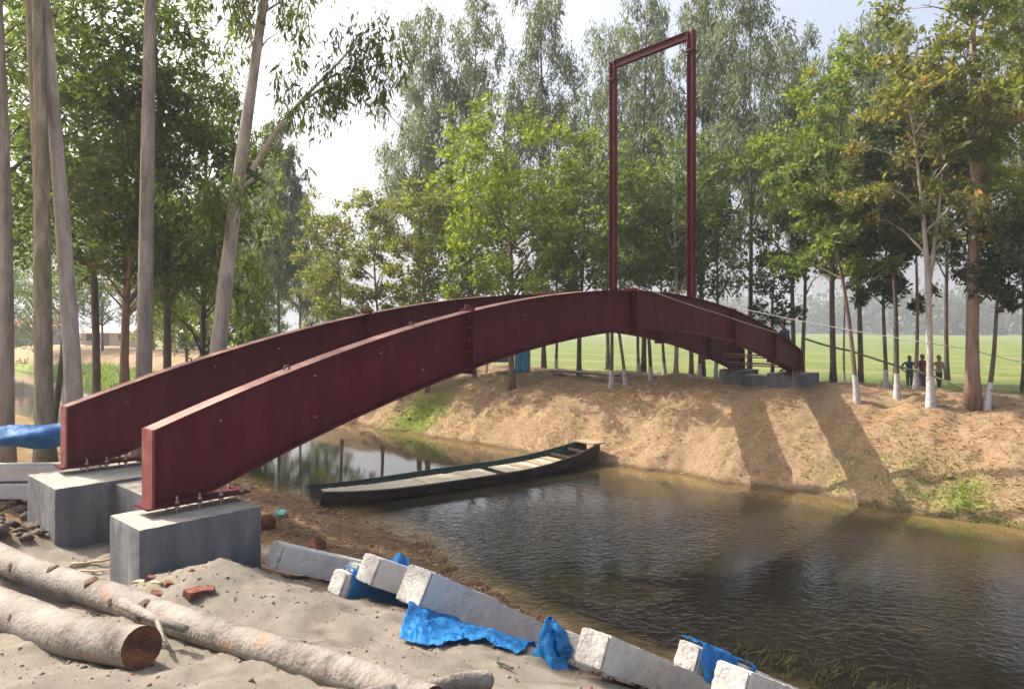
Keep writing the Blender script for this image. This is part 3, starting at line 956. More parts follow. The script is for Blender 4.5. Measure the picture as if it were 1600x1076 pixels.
post('grey concrete post beside the foundation, leftmost of the white-ended posts', ppt(430, 866, 8.45), 2.0, .85, .30, yaw=-.10)
rt = post('concrete post wrapped in blue sheet under the two upper posts', ppt(528, 909, 7.75), 2.2, 1.0, .26, yaw=-.06)
post('small concrete post end peeping out behind the blue wrapped post', ppt(549, 893, 8.1), 1.6, .8, .22, yaw=-.06)
post('grey concrete post with a rough white end, between two others at the crest', ppt(576, 888, 7.65), 2.0, 1.05, .30, yaw=-.04)
post('longest grey concrete post with a rough white end above the spread blue sheet', ppt(648, 914, 7.15), 2.3, 1.40, .37, yaw=.02)
post('short concrete post stub behind the crumpled blue bundle', ppt(884, 1010, 6.1), 1.2, .7, .26, yaw=.05)
post('big grey concrete post with smooth pale end at the bottom centre right', ppt(925, 1012, 5.55), 2.2, 1.25, .27, yaw=.04)
rt2 = post('white concrete post half covered by bright blue sheet at the bottom right', ppt(1074, 1024, 5.6), 2.2, 1.2, .21, yaw=-.10)
post('white concrete post lying lowest at the bottom edge of the picture', ppt(1140, 1068, 5.1), 1.9, 1.0, .27, yaw=-.08)

# ------------------------------------------------------------------ blue plastic sheets


def cloth(name, label, fn, nu, nv, mat=None, thick=.0025, seed=0, wr=.02, fq=7.0, cat='tarpaulin'):
    U, V = np.meshgrid(np.linspace(0, 1, nu), np.linspace(0, 1, nv), indexing='ij')
    P = np.array([fn(u, v) for u, v in zip(U.ravel(), V.ravel())], float)
    ru, rv = U.ravel(), V.ravel()
    ridge = lambda a, b, sd: sum((1 - 2 * np.abs(vnoise(a * fq * q, b * fq * q, sd + int(q * 10)))) / q for q in (.6, 1.3, 2.6))
    wu, wv = ru + .08 * vnoise(ru * 5, rv * 5, seed), rv + .08 * vnoise(ru * 5 + 7, rv * 5, seed + 1)
    P[:, 2] += wr * .55 * ridge(wu, wv, seed)
    P[:, 0] += wr * .45 * ridge(wu + 3, wv, seed + 5)
    P[:, 1] += wr * .45 * ridge(wu, wv + 3, seed + 8)
    o0 = P[len(P) // 2].copy()
    idx = np.arange(nu * nv).reshape(nu, nv)
    q = np.stack([idx[:-1, :-1], idx[1:, :-1], idx[1:, 1:], idx[:-1, 1:]], -1).reshape(-1, 4)
    me = np_mesh(name, P - o0, q, True)
    o = link(name, me, mat or M['tarp']); o.location = o0
    sm = o.modifiers.new('thick', 'SOLIDIFY'); sm.thickness = thick
    return tag(o, label, cat, 'blue plastic sheets')


def wrap_fn(post_t, l0, l1, size, a0, a1, flare=0.0):
    root, Mx, end = post_t

    def fn(u, v):
        x = l0 + (l1 - l0) * u
        a = a0 + (a1 - a0) * v
        h = size / 2 + .018
        c, s = math.cos(a), math.sin(a)
        k = h / max(abs(c), abs(s)) * (min(1.0, u / .14) if flare else 1.0)
        if flare: x = l0 if u < .14 else l0 + (l1 - l0) * (u - .14) / .86
        k = k * .9 + h * 1.22 * .1
        y, z = c * k, s * k
        p = Mx @ Vector((x, y, z)) + end
        return (p.x, p.y, p.z)
    return fn


cloth('blue_sheet', 'dark blue plastic sheet wrapped round the lower concrete post', wrap_fn(rt, .05, 1.7, .27, R(50), R(320)), 30, 30, wr=.02, seed=3)
_w = wrap_fn(rt2, -.03, .56, .215, R(55), R(232))


def draped(u, v):
    # over the top and down the near side, hem ragged and standing off the concrete
    e = max(0.0, v - .45)
    x, y, z = _w(min(1.0, u + .05 * math.sin(v * 7)), min(1.0, v * (1 + .10 * math.sin(u * 11) * v)))
    return (x + .10 * e * (1 + .6 * math.sin(u * 19)), y - .10 * e * (1 + .6 * math.sin(u * 19)), z - .03 * e * math.sin(u * 27))


cloth('blue_sheet', 'bright blue sheet over the white concrete post at the bottom right', draped, 50, 40, wr=.014, seed=13)
cloth('blue_sheet', 'narrow bright blue strip tied round the white post at the bottom right', wrap_fn(rt2, .80, .9, .22, R(0), R(330)), 8, 30, wr=.012, seed=23)


def spread(u, v):
    # from under the long post down over the sand towards the viewer
    top = [(640, 940, 6.98), (690, 962, 7.2), (760, 985, 7.25), (845, 1012, 7.1)]
    bot = [(622, 1004, 6.45), (690, 1014, 6.45), (755, 1008, 6.5), (812, 1024, 6.45)]
    f = u * 3; i = min(2, int(f)); f -= i
    a = ppt(*top[i]).lerp(ppt(*top[i + 1]), f)
    q0, q1 = bot[i], bot[i + 1]
    b = Vector(foot(q0[0] + (q1[0] - q0[0]) * f, q0[1] + (q1[1] - q0[1]) * f + 4 * math.sin(u * 9))) + Vector((0, 0, .03))
    p = a.lerp(b, v)
    fold = .018 * math.sin(u * 9 + v * 3) * (1 - .4 * v) + .006 * math.sin(u * 41 + v * 6)
    g = gz(p.x, p.y)
    return (p.x, p.y, max(p.z + fold * .8, g + .025 + max(0, fold)))


cloth('blue_sheet', 'torn bright blue plastic sheet spread on the sand below the longest post', spread, 80, 40, wr=.013, seed=33, fq=11)


def bundle(u, v):
    c = ppt(868, 1016, 6.05)
    a = u * 2 * math.pi
    hgt = v
    rr = (.20 * (1 - hgt) ** .7 + .03) * (1 + .32 * math.sin(3 * a + 4 * v) + .15 * math.sin(7 * a + 2))
    return (c.x + rr * math.cos(a) * .75 - .05 * hgt, c.y + rr * math.sin(a), c.z - .16 + .42 * hgt)


cloth('blue_bundle', 'crumpled blue plastic bundle stuffed between two concrete posts', bundle, 60, 34, wr=.022, seed=43, fq=6)
cloth('blue_scrap', 'small blue plastic scrap behind the white-ended posts at the crest',
      lambda u, v: tuple(ppt(605 + 32 * u, 868 + 22 * v + 6 * math.sin(u * 9), 8.35 - .25 * v)), 10, 8, wr=.02, seed=53)
cloth('green_scrap', 'small turquoise plastic scrap on the bank right of the foundation',
      lambda u, v: tuple(Vector(foot(428 + 18 * u, 802 + 8 * v)) + Vector((0, 0, .05))), 8, 6, mat=mk('turquoise_plastic', [(.02, .25, .22), (.05, .38, .33)], 8, .4, .2), wr=.02, seed=63)

# ------------------------------------------------------------------ posts and blue roll at the left edge
for k, (z, dy, lab) in enumerate(((1.62, 0, 'lower long grey concrete beam stacked at the left edge under a blue roll'),
                                  (1.90, .06, 'upper long pale concrete beam stacked at the left edge under a blue roll'))):
    c = Vector((-10.9, 11.3 + dy, z))
    root = empty('concrete_beam', c); tag(root, lab, 'beam', 'beams stacked at the left edge')
    MB().box(0, 3.9, -.17, .17, -.12, .12).build('beam_shaft', M['post'], root, bevel=.015)
    MB().box(-.02, 0, -.15, .15, -.10, .10).build('cast_end', M['post_end'], root)
    root.rotation_euler = (0, 0, R(3))


def roll(u, v):
    a = v * 2 * math.pi
    x = -11.2 + 4.1 * u
    r = .19 + .035 * math.sin(u * 9) + .03 * math.sin(3 * a + u * 14)
    return (x, 11.35 + .2 * u + r * 1.25 * math.cos(a), 2.66 - .22 * u + .09 * math.sin(u * 6 + 1.2) + r * math.sin(a) * .8)


cloth('blue_roll', 'long rolled blue tarpaulin lying on the stacked beams at the left edge', roll, 60, 22, wr=.035, seed=73, fq=8)

# ------------------------------------------------------------------ trees
def leaf_mesh(name, C, Dv, ln, wd, g):
    n = len(C)
    Dv = Dv / np.linalg.norm(Dv, axis=1, keepdims=True)
    rnd = g.normal(size=(n, 3))
    sd = np.cross(Dv, rnd); sd /= np.linalg.norm(sd, axis=1, keepdims=True) + 1e-9
    sz = g.lognormal(0, .32, n)
    ln = (ln * sz * g.uniform(.8, 1.2, n))[:, None]; wd = (wd * sz * g.uniform(.75, 1.3, n))[:, None]
    v = np.stack([C, C + Dv * ln * .5 + sd * wd, C + Dv * ln, C + Dv * ln * .45 - sd * wd], 1).reshape(-1, 3)
    return np_mesh(name, v, np.arange(4 * n).reshape(n, 4))


def bend(P, f):
    f = max(0.0, min(.9999, f)) * (len(P) - 1); i = int(f); f -= i
    return P[i].lerp(P[i + 1], f)


N_LEAVES = [0]


def tree(label, base, H, lean=(0, 0), cb=.35, cr=2.0, n=9000, leaf='L_bright', bark='bark_brown', r0=.1, style='A',
         white=0.0, seed=0, group='trees by the canal', clumps=None, fork=None, name='tree', wob=.25, extra=None, top_r=.22, cmax=1.0, leafscale=1.0):
    """style A: upright limbs, rounded clumps; style E: slender limbs, hanging leaves"""
    g = np.random.default_rng(seed + 100); rr = random.Random(seed)
    bx, by = base[0], base[1]
    bz = gz(bx, by) - .12
    root = empty(name, (bx, by, bz))
    tag(root, label, 'tree', group)
    # trunk
    nseg = 14
    ph = rr.uniform(0, 6)
    P = []; Rd = []
    for i in range(nseg + 1):
        f = i / nseg
        P.append(Vector((lean[0] * f ** 1.2 + wob * .6 * math.sin(f * 5 + ph) * f * (1.2 - f) * 1.6,
                         lean[1] * f ** 1.2 + wob * .6 * math.sin(f * 4.1 + ph * 2) * f * (1.2 - f) * 1.6, H * .97 * f)))
        Rd.append(r0 * ((1 - f) ** .8 * (1 - top_r) + top_r * .35) * (1.0 + .45 * math.exp(-f * H / .28)) * (1 + rr.uniform(-.04, .04)))
    tm = MB().tube(P, Rd, 10)
    if fork:
        hf, dx, dy, hh = fork
        s = bend(P, hf)
        tm.tube([s, s + Vector((dx * .35, dy * .35, hh * .3)), s + Vector((dx * .75, dy * .75, hh * .65)), s + Vector((dx, dy, hh))], [r0 * .62, r0 * .5, r0 * .35, r0 * .12], 8)
    # clumps
    K = clumps or max(12, int(cr * cr * 4.6 + (1 - cb) * H * 1.5))
    cen = []
    zb, zt = H * cb, H * 1.0 * cmax
    for k in range(K):
        f = (k + rr.random()) / K
        z = zb + (zt - zb) * f
        if style == 'A': prof = math.sqrt(max(.02, 1 - ((f - .42) / .62) ** 2))
        else: prof = (.55 + .45 * math.sin(math.pi * min(1, f * 1.15 + .1))) * (1 - .55 * max(0, f - .5))
        rho = cr * prof * math.sqrt(rr.uniform(.06, 1.0)) * rr.uniform(.75, 1.15)
        a = k * 2.39996 + rr.uniform(-.5, .5)
        tp = bend(P, min(.999, z / (H * .97)))
        c = Vector((tp.x + rho * math.cos(a), tp.y + rho * math.sin(a), z))
        drop = rho * (rr.uniform(.5, 1.1) if style == 'A' else rr.uniform(.7, 1.5))
        zs = max(zb * .82, z - drop)
        s = bend(P, min(.999, zs / (H * .97)))
        mid = s.lerp(c, .5) + Vector((rr.uniform(-.15, .15), rr.uniform(-.15, .15), .12 * rho))
        r1 = min(r0 * .45, .018 + .016 * rho * (1.2 - f))
        tm.tube([s, mid, c], [r1, r1 * .65, r1 * .25], 5, cap=False)
        cen.append((c, max(.45, .5 + .22 * cr * prof * rr.uniform(.6, 1.2)), a))
        for _ in range(2):
            e = c + Vector((rr.uniform(-.6, .6), rr.uniform(-.6, .6), rr.uniform(-.15, .55)))
            tm.tube([mid.lerp(c, rr.uniform(.3, .9)), e], [r1 * .4, r1 * .12], 4, cap=False)
    if extra:
        for pts, rads, m in extra:
            tm.tube([Vector(p) for p in pts], rads, 7, cap=False)
            for p in pts[2:]:
                for _ in range(m): cen.append((Vector(p) + Vector((rr.uniform(-.6, .6), rr.uniform(-.5, .5), rr.uniform(-.7, .3))), .62, 0))
    tm.build('trunk', M[bark], root, smooth=True)
    if white:
        k = [0, .15, .4, .7, 1.0]
        Pw = [bend(P, (white * q) / (H * .97)) for q in k]
        fr = [white * q / (H * .97) for q in k]
        Rw = [float(np.interp(f, np.linspace(0, 1, nseg + 1), Rd)) * 1.03 + .006 for f in fr]
        MB().tube(Pw, Rw, 12, cap=False).build('whitewash', M['lime'], root, smooth=True)
    # leaves
    wts = np.array([c[1] ** 2 for c in cen]); wts /= wts.sum()
    Cs, Ds = [], []
    for (c, sz, a), w in zip(cen, wts):
        m = int(n * w * 1.4)
        if m < 3: continue
        ns = rr.randint(4, 7)
        sub = np.array(c)[None] + g.normal(size=(ns, 3)) * np.array([.55, .55, .36]) * sz
        which = g.integers(0, ns, m)
        if style == 'A':
            sp = g.normal(size=(m, 3)) * np.array([.175, .175, .125]) * sz
            dv = g.normal(size=(m, 3)) + sp * 1.6 + np.array([0, 0, -.15])
        else:
            sp = g.normal(size=(m, 3)) * np.array([.17, .17, .38]) * sz
            dv = g.normal(size=(m, 3)) * .42 + np.array([0, 0, -1.0])
        Cs.append(sub[which] + sp); Ds.append(dv)
    if Cs:
        C = np.concatenate(Cs); Dv = np.concatenate(Ds)
        if style == 'A': me = leaf_mesh('crown', C, Dv, .150 * leafscale, .033 * leafscale, g)
        else: me = leaf_mesh('crown', C, Dv, .215 * leafscale, .0235 * leafscale, g)
        N_LEAVES[0] += len(C)
        link('crown', me, M[leaf], root)
    return root


def far_base(px, D): return (at_depth(px, D), D)


# --- near bank, left: tall pale trunks whose crowns start above the picture
def nb(px, D): return (at_depth(px, D), D)


tree('tall grey trunk at the left edge of the picture, farthest left', nb(8, 14.5), 19, (-.35, .2), .60, 2.6, 5000, 'L_dark', 'bark_grey', .19, 'E', seed=1, group='tall pale trunks on the near bank', wob=.2)
tree('mossy forked trunk, second from the left edge beside a dead stump', nb(72, 13.4), 18, (-.75, .4), .62, 2.6, 5000, 'L_dark', 'bark_moss', .215, 'E', seed=2, group='tall pale trunks on the near bank', wob=.15,
     fork=(.33, -.55, .3, 6.5))
tree('smooth pale grey trunk leaning left, third from the left edge', nb(122, 13.8), 20, (-1.75, .5), .62, 2.8, 5000, 'L_dark', 'bark_pale', .205, 'E', seed=3, group='tall pale trunks on the near bank', wob=.1)
tree('straight grey trunk rising behind the far girder, with brown streaks', nb(221, 14.6), 20, (.25, .5), .60, 2.8, 5000, 'L_dark', 'bark_grey', .21, 'E', seed=4, group='tall pale trunks on the near bank', wob=.1)
D5 = 15.6
tree('pale trunk leaning right with a long branch reaching into the white sky', nb(322, D5), 17, (1.75, .8), .62, 1.7, 12000, 'L_dark', 'bark_pale', .235, 'E', leafscale=.75, seed=5, group='tall pale trunks on the near bank', wob=.12,
     extra=[([(.92, .3, 7.2), (1.5, .1, 8.0), (2.2, 0, 8.75), (3.0, -.1, 9.5), (3.6, -.1, 10.2)], [.07, .055, .04, .028, .015], 2),
            ([(2.0, 0, 8.55), (2.6, -.2, 8.85), (3.4, -.2, 9.2), (4.1, -.2, 9.5)], [.035, .028, .02, .01], 1),
            ([(.95, .3, 7.0), (.5, .2, 6.6), (.2, .1, 6.3)], [.05, .03, .02], 3)])
tree('short dead dark stump between the mossy and the leaning pale trunk', nb(84, 14.3), 4.3, (.15, .1), .8, .3, 0, 'L_dark', 'bark_dark', .16, 'A', seed=6, clumps=1, name='dead_stump', top_r=.9)
tree('thin brown trunk with dark foliage left of the straight grey trunk', nb(188, 18.5), 11, (.4, .6), .42, 2.3, 9000, 'L_dark', 'bark_rust', .16, 'A', seed=7, group='dark trees on the near bank')
for k, (px, D, H, cb, cr, n, lf, st, lab) in enumerate((
        (-60, 17, 15, .34, 3.0, 8500, 'L_dark', 'A', 'dark green tree filling the upper left edge behind the leftmost trunk'),
        (150, 21, 16, .40, 2.7, 10500, 'L_dark', 'A', 'dense dark green tree between the pale leaning and the straight grey trunk'),
        (60, 26, 17, .40, 2.8, 9500, 'L_dark', 'A', 'dense dark green tree behind the mossy forked trunk'),
        (265, 19.5, 13.5, .42, 2.4, 9000, 'L_dark', 'A', 'dark green tree right of the straight grey trunk'),
        (318, 24.5, 15.5, .36, 2.3, 8500, 'L_dark', 'E', 'dark drooping tree behind the right leaning pale trunk'),
        (200, 33, 16, .45, 2.6, 6000, 'L_dark', 'A', 'shadowy deep green tree low behind the straight grey trunk'),
        (110, 38, 15, .45, 2.6, 5500, 'L_dark', 'A', 'broad deep green tree low between the two left pale trunks'))):
    tree(lab, nb(px, D), H, (random.uniform(-.5, .5), 0), cb, cr, n, lf, 'bark_dark', .15, st, seed=20 + k, group='dark trees on the near bank')

# --- far along the canal, left of the bridge, pale with distance, haze partly put in by grey leaf colour
for k, (px, D, H, cb, cr, n, lf, st, lab) in enumerate((
        (436, 44, 15.2, .34, 1.9, 9000, 'L_grey', 'E', 'tall hazy grey green tree left of the white sky gap, rightmost of its trio'),
        (404, 49, 14.5, .30, 2.0, 8000, 'L_grey', 'E', 'tall hazy grey green tree just right of the leaning pale trunk'),
        (470, 52, 12.0, .32, 1.8, 7000, 'L_grey', 'E', 'smaller hazy grey tree at the foot of the white sky gap'),
        (378, 36, 6.4, .30, 1.3, 5000, 'L_dark', 'A', 'small dark bushy tree right of the leaning pale trunk'),
        (292, 46, 11.5, .20, 3.0, 11000, 'L_olive', 'A', 'light olive rounded tree left of the leaning pale trunk'),
        (345, 58, 12.5, .18, 2.8, 8000, 'L_grey', 'A', 'hazy rounded tree behind the leaning pale trunk'),
        (240, 60, 13.5, .2, 3.2, 7000, 'L_grey', 'A', 'hazy dark tree far behind the straight grey trunk'),
        (160, 66, 14, .2, 3.4, 7000, 'L_grey', 'A', 'hazy dark tree far off between the left trunks'),
        (60, 70, 16, .12, 4.4, 9000, 'L_dark', 'A', 'hazy blue green tree far off above the red roof'),
        (-30, 62, 17, .12, 4.4, 9000, 'L_dark', 'A', 'hazy blue green tree far off at the left edge'),
        (420, 66, 9.5, .18, 2.2, 5000, 'L_grey', 'A', 'low hazy tree above the far left end of the bridge'),
        (512, 62, 9.0, .22, 2.0, 5000, 'L_grey', 'A', 'low hazy tree under the white sky gap'))):
    tree(lab, far_base(px, D), H, (0, 0), cb, cr, n, lf, 'bark_dark', .12, st, seed=40 + k, group='hazy trees far along the canal', leafscale=1.45)

# --- far bank, behind the bridge
FB = [
    # px, D, H, lean, cb, cr, n, leaf, bark, r0, style, white, label
    (800, 28.6, 11.6, (-.3, 0), .30, 2.9, 14960, 'L_bright', 'bark_brown', .16, 'A', 0, 'bright green broad tree in the middle, its roots beside the blue cloth'),
    (742, 31.5, 9.6, (-.6, 0), .34, 1.8, 6502, 'L_bright', 'bark_brown', .10, 'A', 0, 'bright yellow green tree left of the broad middle tree'),
    (668, 30.5, 9.2, (-.3, 0), .33, 1.7, 6502, 'L_olive', 'bark_brown', .11, 'A', 0, 'olive tree above the left crown of the far girder'),
    (598, 32.5, 9.6, (-.5, 0), .26, 1.7, 6863, 'L_olive', 'bark_brown', .09, 'A', 0, 'olive yellow tree at the right rim of the white sky gap'),
    (535, 34, 9.2, (-.4, 0), .24, 1.9, 6863, 'L_olive', 'bark_brown', .09, 'A', 0, 'yellowish low tree beneath the white sky gap'),
    (655, 37, 18.5, (.2, 0), .34, 2.7, 17920, 'L_grey', 'bark_dark', .14, 'E', 0, 'tall feathery grey green tree right of the white sky gap'),
    (735, 38, 20, (.3, 0), .36, 2.8, 16660, 'L_grey', 'bark_dark', .14, 'E', 0, 'tall feathery grey tree behind the yellow green tree'),
    (850, 36, 19.5, (-.2, 0), .36, 2.7, 16660, 'L_grey', 'bark_dark', .14, 'E', 0, 'tall feathery grey tree behind the broad middle tree'),
    (905, 29.5, 10.4, (.2, 0), .30, 1.9, 6800, 'L_bright', 'bark_dark', .12, 'A', 0, 'leafy green tree directly left of the left frame post'),
    (868, 33, 8.2, (.2, 0), .32, 1.6, 5057, 'L_bright', 'bark_brown', .09, 'A', .7, 'low bright tree behind the bridge left of the frame'),
    (1005, 34, 18.5, (.2, 0), .28, 2.5, 17920, 'L_grey', 'bark_dark', .15, 'E', 0, 'tall drooping grey green tree seen inside the steel frame'),
    (1098, 32, 18, (0, 0), .28, 2.3, 17255, 'L_grey', 'bark_dark', .14, 'E', 0, 'tall drooping tree just right of the right frame post'),
    (955, 26.0, 9.4, (-.1, 0), .42, 1.4, 2103, 'L_dark', 'bark_dark', .085, 'A', .75, 'slim dark tree with whitewashed foot directly under the left frame post'),
    (978, 26.0, 8.2, (-.9, 0), .45, 1.3, 1752, 'L_dark', 'bark_brown', .08, 'A', .8, 'slim whitewashed tree leaning left under the crown of the bridge'),
    (998, 28.8, 8.6, (0, 0), .42, 1.3, 1752, 'L_dark', 'bark_brown', .08, 'A', .6, 'slim upright grey trunk under the crown of the bridge'),
    (1017, 27.0, 8.8, (-.8, 0), .42, 1.4, 1752, 'L_dark', 'bark_dark', .085, 'A', .65, 'slim dark leaning trunk right of the bridge crown joint'),
    (1039, 29.0, 8.8, (-.6, 0), .42, 1.3, 1752, 'L_dark', 'bark_brown', .075, 'A', .6, 'slim grey leaning trunk under the right frame post'),
    (1056, 27.2, 9.6, (0, 0), .40, 1.5, 2103, 'L_dark', 'bark_pale', .10, 'A', 0, 'grey upright trunk under the bridge, right of the leaning pair'),
    (1080, 27.0, 9.4, (-.1, 0), .40, 1.4, 2103, 'L_dark', 'bark_rust', .10, 'A', .3, 'reddish brown upright trunk under the right half of the bridge'),
    (1093, 28.6, 8.4, (0, 0), .42, 1.2, 1577, 'L_dark', 'bark_dark', .085, 'A', .7, 'dark trunk with a whitewashed foot under the right half of the bridge'),
    (1118, 27.4, 8.6, (.2, 0), .42, 1.3, 1577, 'L_dark', 'bark_dark', .08, 'A', .7, 'whitewashed slim trunk left of the far concrete foundation'),
    (1171, 29.5, 17.5, (.1, 0), .44, 2.2, 13090, 'L_grey', 'bark_dark', .12, 'E', 0, 'tall bare dark trunk with thin grey foliage right of the frame'),
    (1206, 27.6, 6.8, (.3, 0), .33, .9, 2475, 'L_deep', 'bark_dark', .09, 'A', 0, 'low very dark tree above the right end of the bridge'),
    (1254, 27.2, 9.6, (.1, 0), .42, 1.4, 3038, 'L_bright', 'bark_brown', .10, 'A', 0, 'straight brown trunk just right of the man on the bridge end'),
    (1302, 25.4, 11.6, (.2, 0), .40, 2.3, 14280, 'L_bright', 'bark_dark', .13, 'A', 0, 'big bright green tree with a dark trunk right of the frame'),
]
for k, (px, D, H, ln, cb, cr, n, lf, bk, r0, st, wh, lab) in enumerate(FB):
    tree(lab, far_base(px, D), H, ln, cb, cr, n, lf, bk, r0, st, wh, seed=70 + k, group='trees on the far bank')

RB = [
    # foot pixel, H, lean, cb, cr, n, leaf, bark, r0, style, white, label, fork
    ((1340, 627), 7.6, (-1.0, .3), .50, 1.2, 5000, 'L_dark', 'bark_brown', .085, 'A', .9, 'leaning thin trunk with whitewashed foot right of the big bright tree', None),
    ((1319, 596), 9.0, (-.1, .2), .55, 1.2, 4500, 'L_bright', 'bark_brown', .07, 'A', .7, 'thin upright trunk touching the dark trunk of the big bright tree', None),
    ((1384, 606), 7.6, (.25, .3), .38, 1.2, 6000, 'L_deep', 'bark_dark', .085, 'A', .75, 'dark leafy tree with whitewashed foot, left of two standing together', None),
    ((1402, 622), 8.8, (-.15, .3), .50, 1.1, 4500, 'L_deep', 'bark_dark', .085, 'A', .85, 'slim dark tree with whitewashed foot, right of two standing together', None),
    ((1430, 608), 8.6, (.3, .3), .58, 1.1, 4000, 'L_olive', 'bark_brown', .075, 'A', .8, 'thin whitewashed trunk crossing behind the forked russet tree', None),
    ((1455, 636), 9.6, (-.35, .3), .52, 1.6, 7500, 'L_rust', 'bark_pale', .115, 'A', .95, 'forked russet tree with a broad whitewashed foot near the walking people', (.36, .45, .1, 3.2)),
    ((1520, 636), 15.0, (.1, .3), .42, 2.0, 9000, 'L_olive', 'bark_rust', .215, 'A', 0, 'thick orange brown trunk, thickest on the far bank', None),
    ((1541, 640), 5.2, (.75, .2), .62, 1.0, 4500, 'L_deep', 'bark_dark', .085, 'A', .85, 'small crooked tree with whitewashed foot right of the thick orange trunk', (.55, .8, .1, .5)),
]
for k, (fp, H, ln, cb, cr, n, lf, bk, r0, st, wh, lab, fk) in enumerate(RB):
    f = foot(*fp, 14, 45)
    tree(lab, f[:2], H, ln, cb, cr, n, lf, bk, r0, st, wh, seed=110 + k, group='trees on the right of the far bank', fork=fk)
for k, (px, D, H, cb, cr, n, lf, bk, st, lab) in enumerate((
        (1640, 20.5, 11.5, .40, 2.2, 8500, 'L_olive', 'bark_brown', 'A', 'olive tree whose crown reaches in from the right edge'),
        (1600, 27, 16.5, .42, 2.2, 9500, 'L_dark', 'bark_dark', 'E', 'tall dark tree in the upper right corner'),
        (1400, 33, 17, .46, 1.9, 6500, 'L_rust', 'bark_brown', 'E', 'tall thin tree with reddish tufts above the russet tree'),
        (1345, 31, 16.5, .44, 2.3, 12000, 'L_grey', 'bark_dark', 'E', 'tall feathery green tree above and right of the big bright tree'),
        (1240, 35, 17.5, .42, 2.4, 11900, 'L_grey', 'bark_dark', 'E', 'tall pale feathery tree behind the big bright tree'),
        (1480, 36, 16, .40, 2.2, 10500, 'L_grey', 'bark_dark', 'E', 'tall pale feathery tree behind the thick orange trunk'),
        (950, 40, 20, .40, 2.6, 12600, 'L_grey', 'bark_dark', 'E', 'tall pale feathery tree far behind the left frame post'))):
    tree(lab, far_base(px, D), H, (0, 0), cb, cr, n, lf, bk, .14, st, seed=130 + k, group='trees on the right of the far bank')

# far wood on the other side of the field: one mass
g = np.random.default_rng(5)
C, Dv = [], []
for k in range(520):
    s = g.uniform(290, 400); r = g.uniform(-380, 420)
    x, y = XYc(s, r)
    h = 13 + 9 * vnoise(np.array([r * .03]), np.array([.5]), 8)[0] + g.uniform(-2, 3.5)
    w = g.uniform(5, 9)
    m = 250
    C.append(np.stack([x + g.normal(size=m) * w * .6, y + g.normal(size=m) * w * .6, 1.5 + np.abs(g.normal(.45, .3, m)) * h], 1))
    Dv.append(g.normal(size=(m, 3)))
fw = link('far_wood', leaf_mesh('far_wood', np.concatenate(C), np.concatenate(Dv), 1.9, .75, g), M['L_far'])
tag(fw, 'hazy wood across the paddy field', 'wood', kind='stuff')


# ------------------------------------------------------------------ rubble, sticks and litter
def lump(name, label, cat, px, py, size, mat, seed, group=None, up=.3, sq=(1, 1, .7)):
    g = random.Random(seed)
    x, y, z = foot(px, py)
    bm = bmesh.new(); bmesh.ops.create_icosphere(bm, subdivisions=2, radius=1.0)
    ph = [g.uniform(0, 6) for _ in range(6)]
    for v in bm.verts:
        k = 1 + .22 * math.sin(3 * v.co.x + ph[0]) + .2 * math.sin(4 * v.co.y + ph[1]) + .15 * math.sin(6 * v.co.z + ph[2]) + g.uniform(-.09, .09)
        v.co = Vector((v.co.x * k * sq[0], v.co.y * k * sq[1], v.co.z * k * sq[2])) * size
    me = bpy.data.meshes.new(name); bm.to_mesh(me); bm.free()
    o = link(name, me, mat); o.location = (x, y, z + size * up)
    return tag(o, label, cat, group)


def brick_piece(label, px, py, dims, rz, tilt, seed):
    g = random.Random(seed)
    x, y, z = foot(px, py)
    m = MB().box(-dims[0] / 2, dims[0] / 2, -dims[1] / 2, dims[1] / 2, 0, dims[2])
    m.v = [(a + g.uniform(-.02, .02), b + g.uniform(-.015, .015), c + g.uniform(-.012, .012)) for a, b, c in m.v]
    o = m.build('brick_fragment', M['brick'], bevel=.006); o.location = (x, y, z - .02); o.rotation_euler = (tilt, tilt * .5, rz)
    return tag(o, label, 'brick', 'broken bricks on the sand')


brick_piece('whole red brick standing against the dark side of the foundation', 258, 868, (.21, .12, .11), .5, .08, 1)
brick_piece('largest dark red brick fragment on the sand right of the foundation foot', 302, 934, (.19, .13, .10), 1.0, .25, 2)
brick_piece('red brick fragment just right of the largest one on the sand', 328, 926, (.10, .08, .07), .2, .3, 3)
brick_piece('small red brick chip left of the largest fragment', 262, 916, (.09, .06, .05), 2.2, .2, 4)
brick_piece('small dark brick chip near the knotty log', 246, 932, (.10, .08, .06), .6, .2, 5)
brick_piece('small pale red brick chip below the foundation corner', 234, 906, (.10, .07, .05), 1.6, .2, 6)
lump('soil_clump', 'dark red brown clump of soil touching the right side of the foundation', 'soil clump', 418, 822, .15, mk('red_soil', [(.07, .022, .014), (.16, .05, .03)], 9, .95, .9), 7, 'red soil clumps')
lump('soil_clump', 'dark red clump of soil on the bank above the leftmost white-ended post', 'soil clump', 492, 862, .17, bpy.data.materials['red_soil'], 8, 'red soil clumps')


def stick(label, a, b, rad, seed, up=.03, mat='stick'):
    p, q = Vector(foot(*a)), Vector(foot(*b))
    g = random.Random(seed)
    P = [p.lerp(q, k / 6) + Vector((g.uniform(-.015, .015), g.uniform(-.015, .015), up + g.uniform(-.008, .012))) for k in range(7)]
    o = MB().tube([v - P[0] for v in P], [rad * (1 - .4 * k / 6) for k in range(7)], 6).build('dry_stick', M[mat], smooth=True)
    o.location = P[0]
    return tag(o, label, 'stick', 'sticks on the ground')


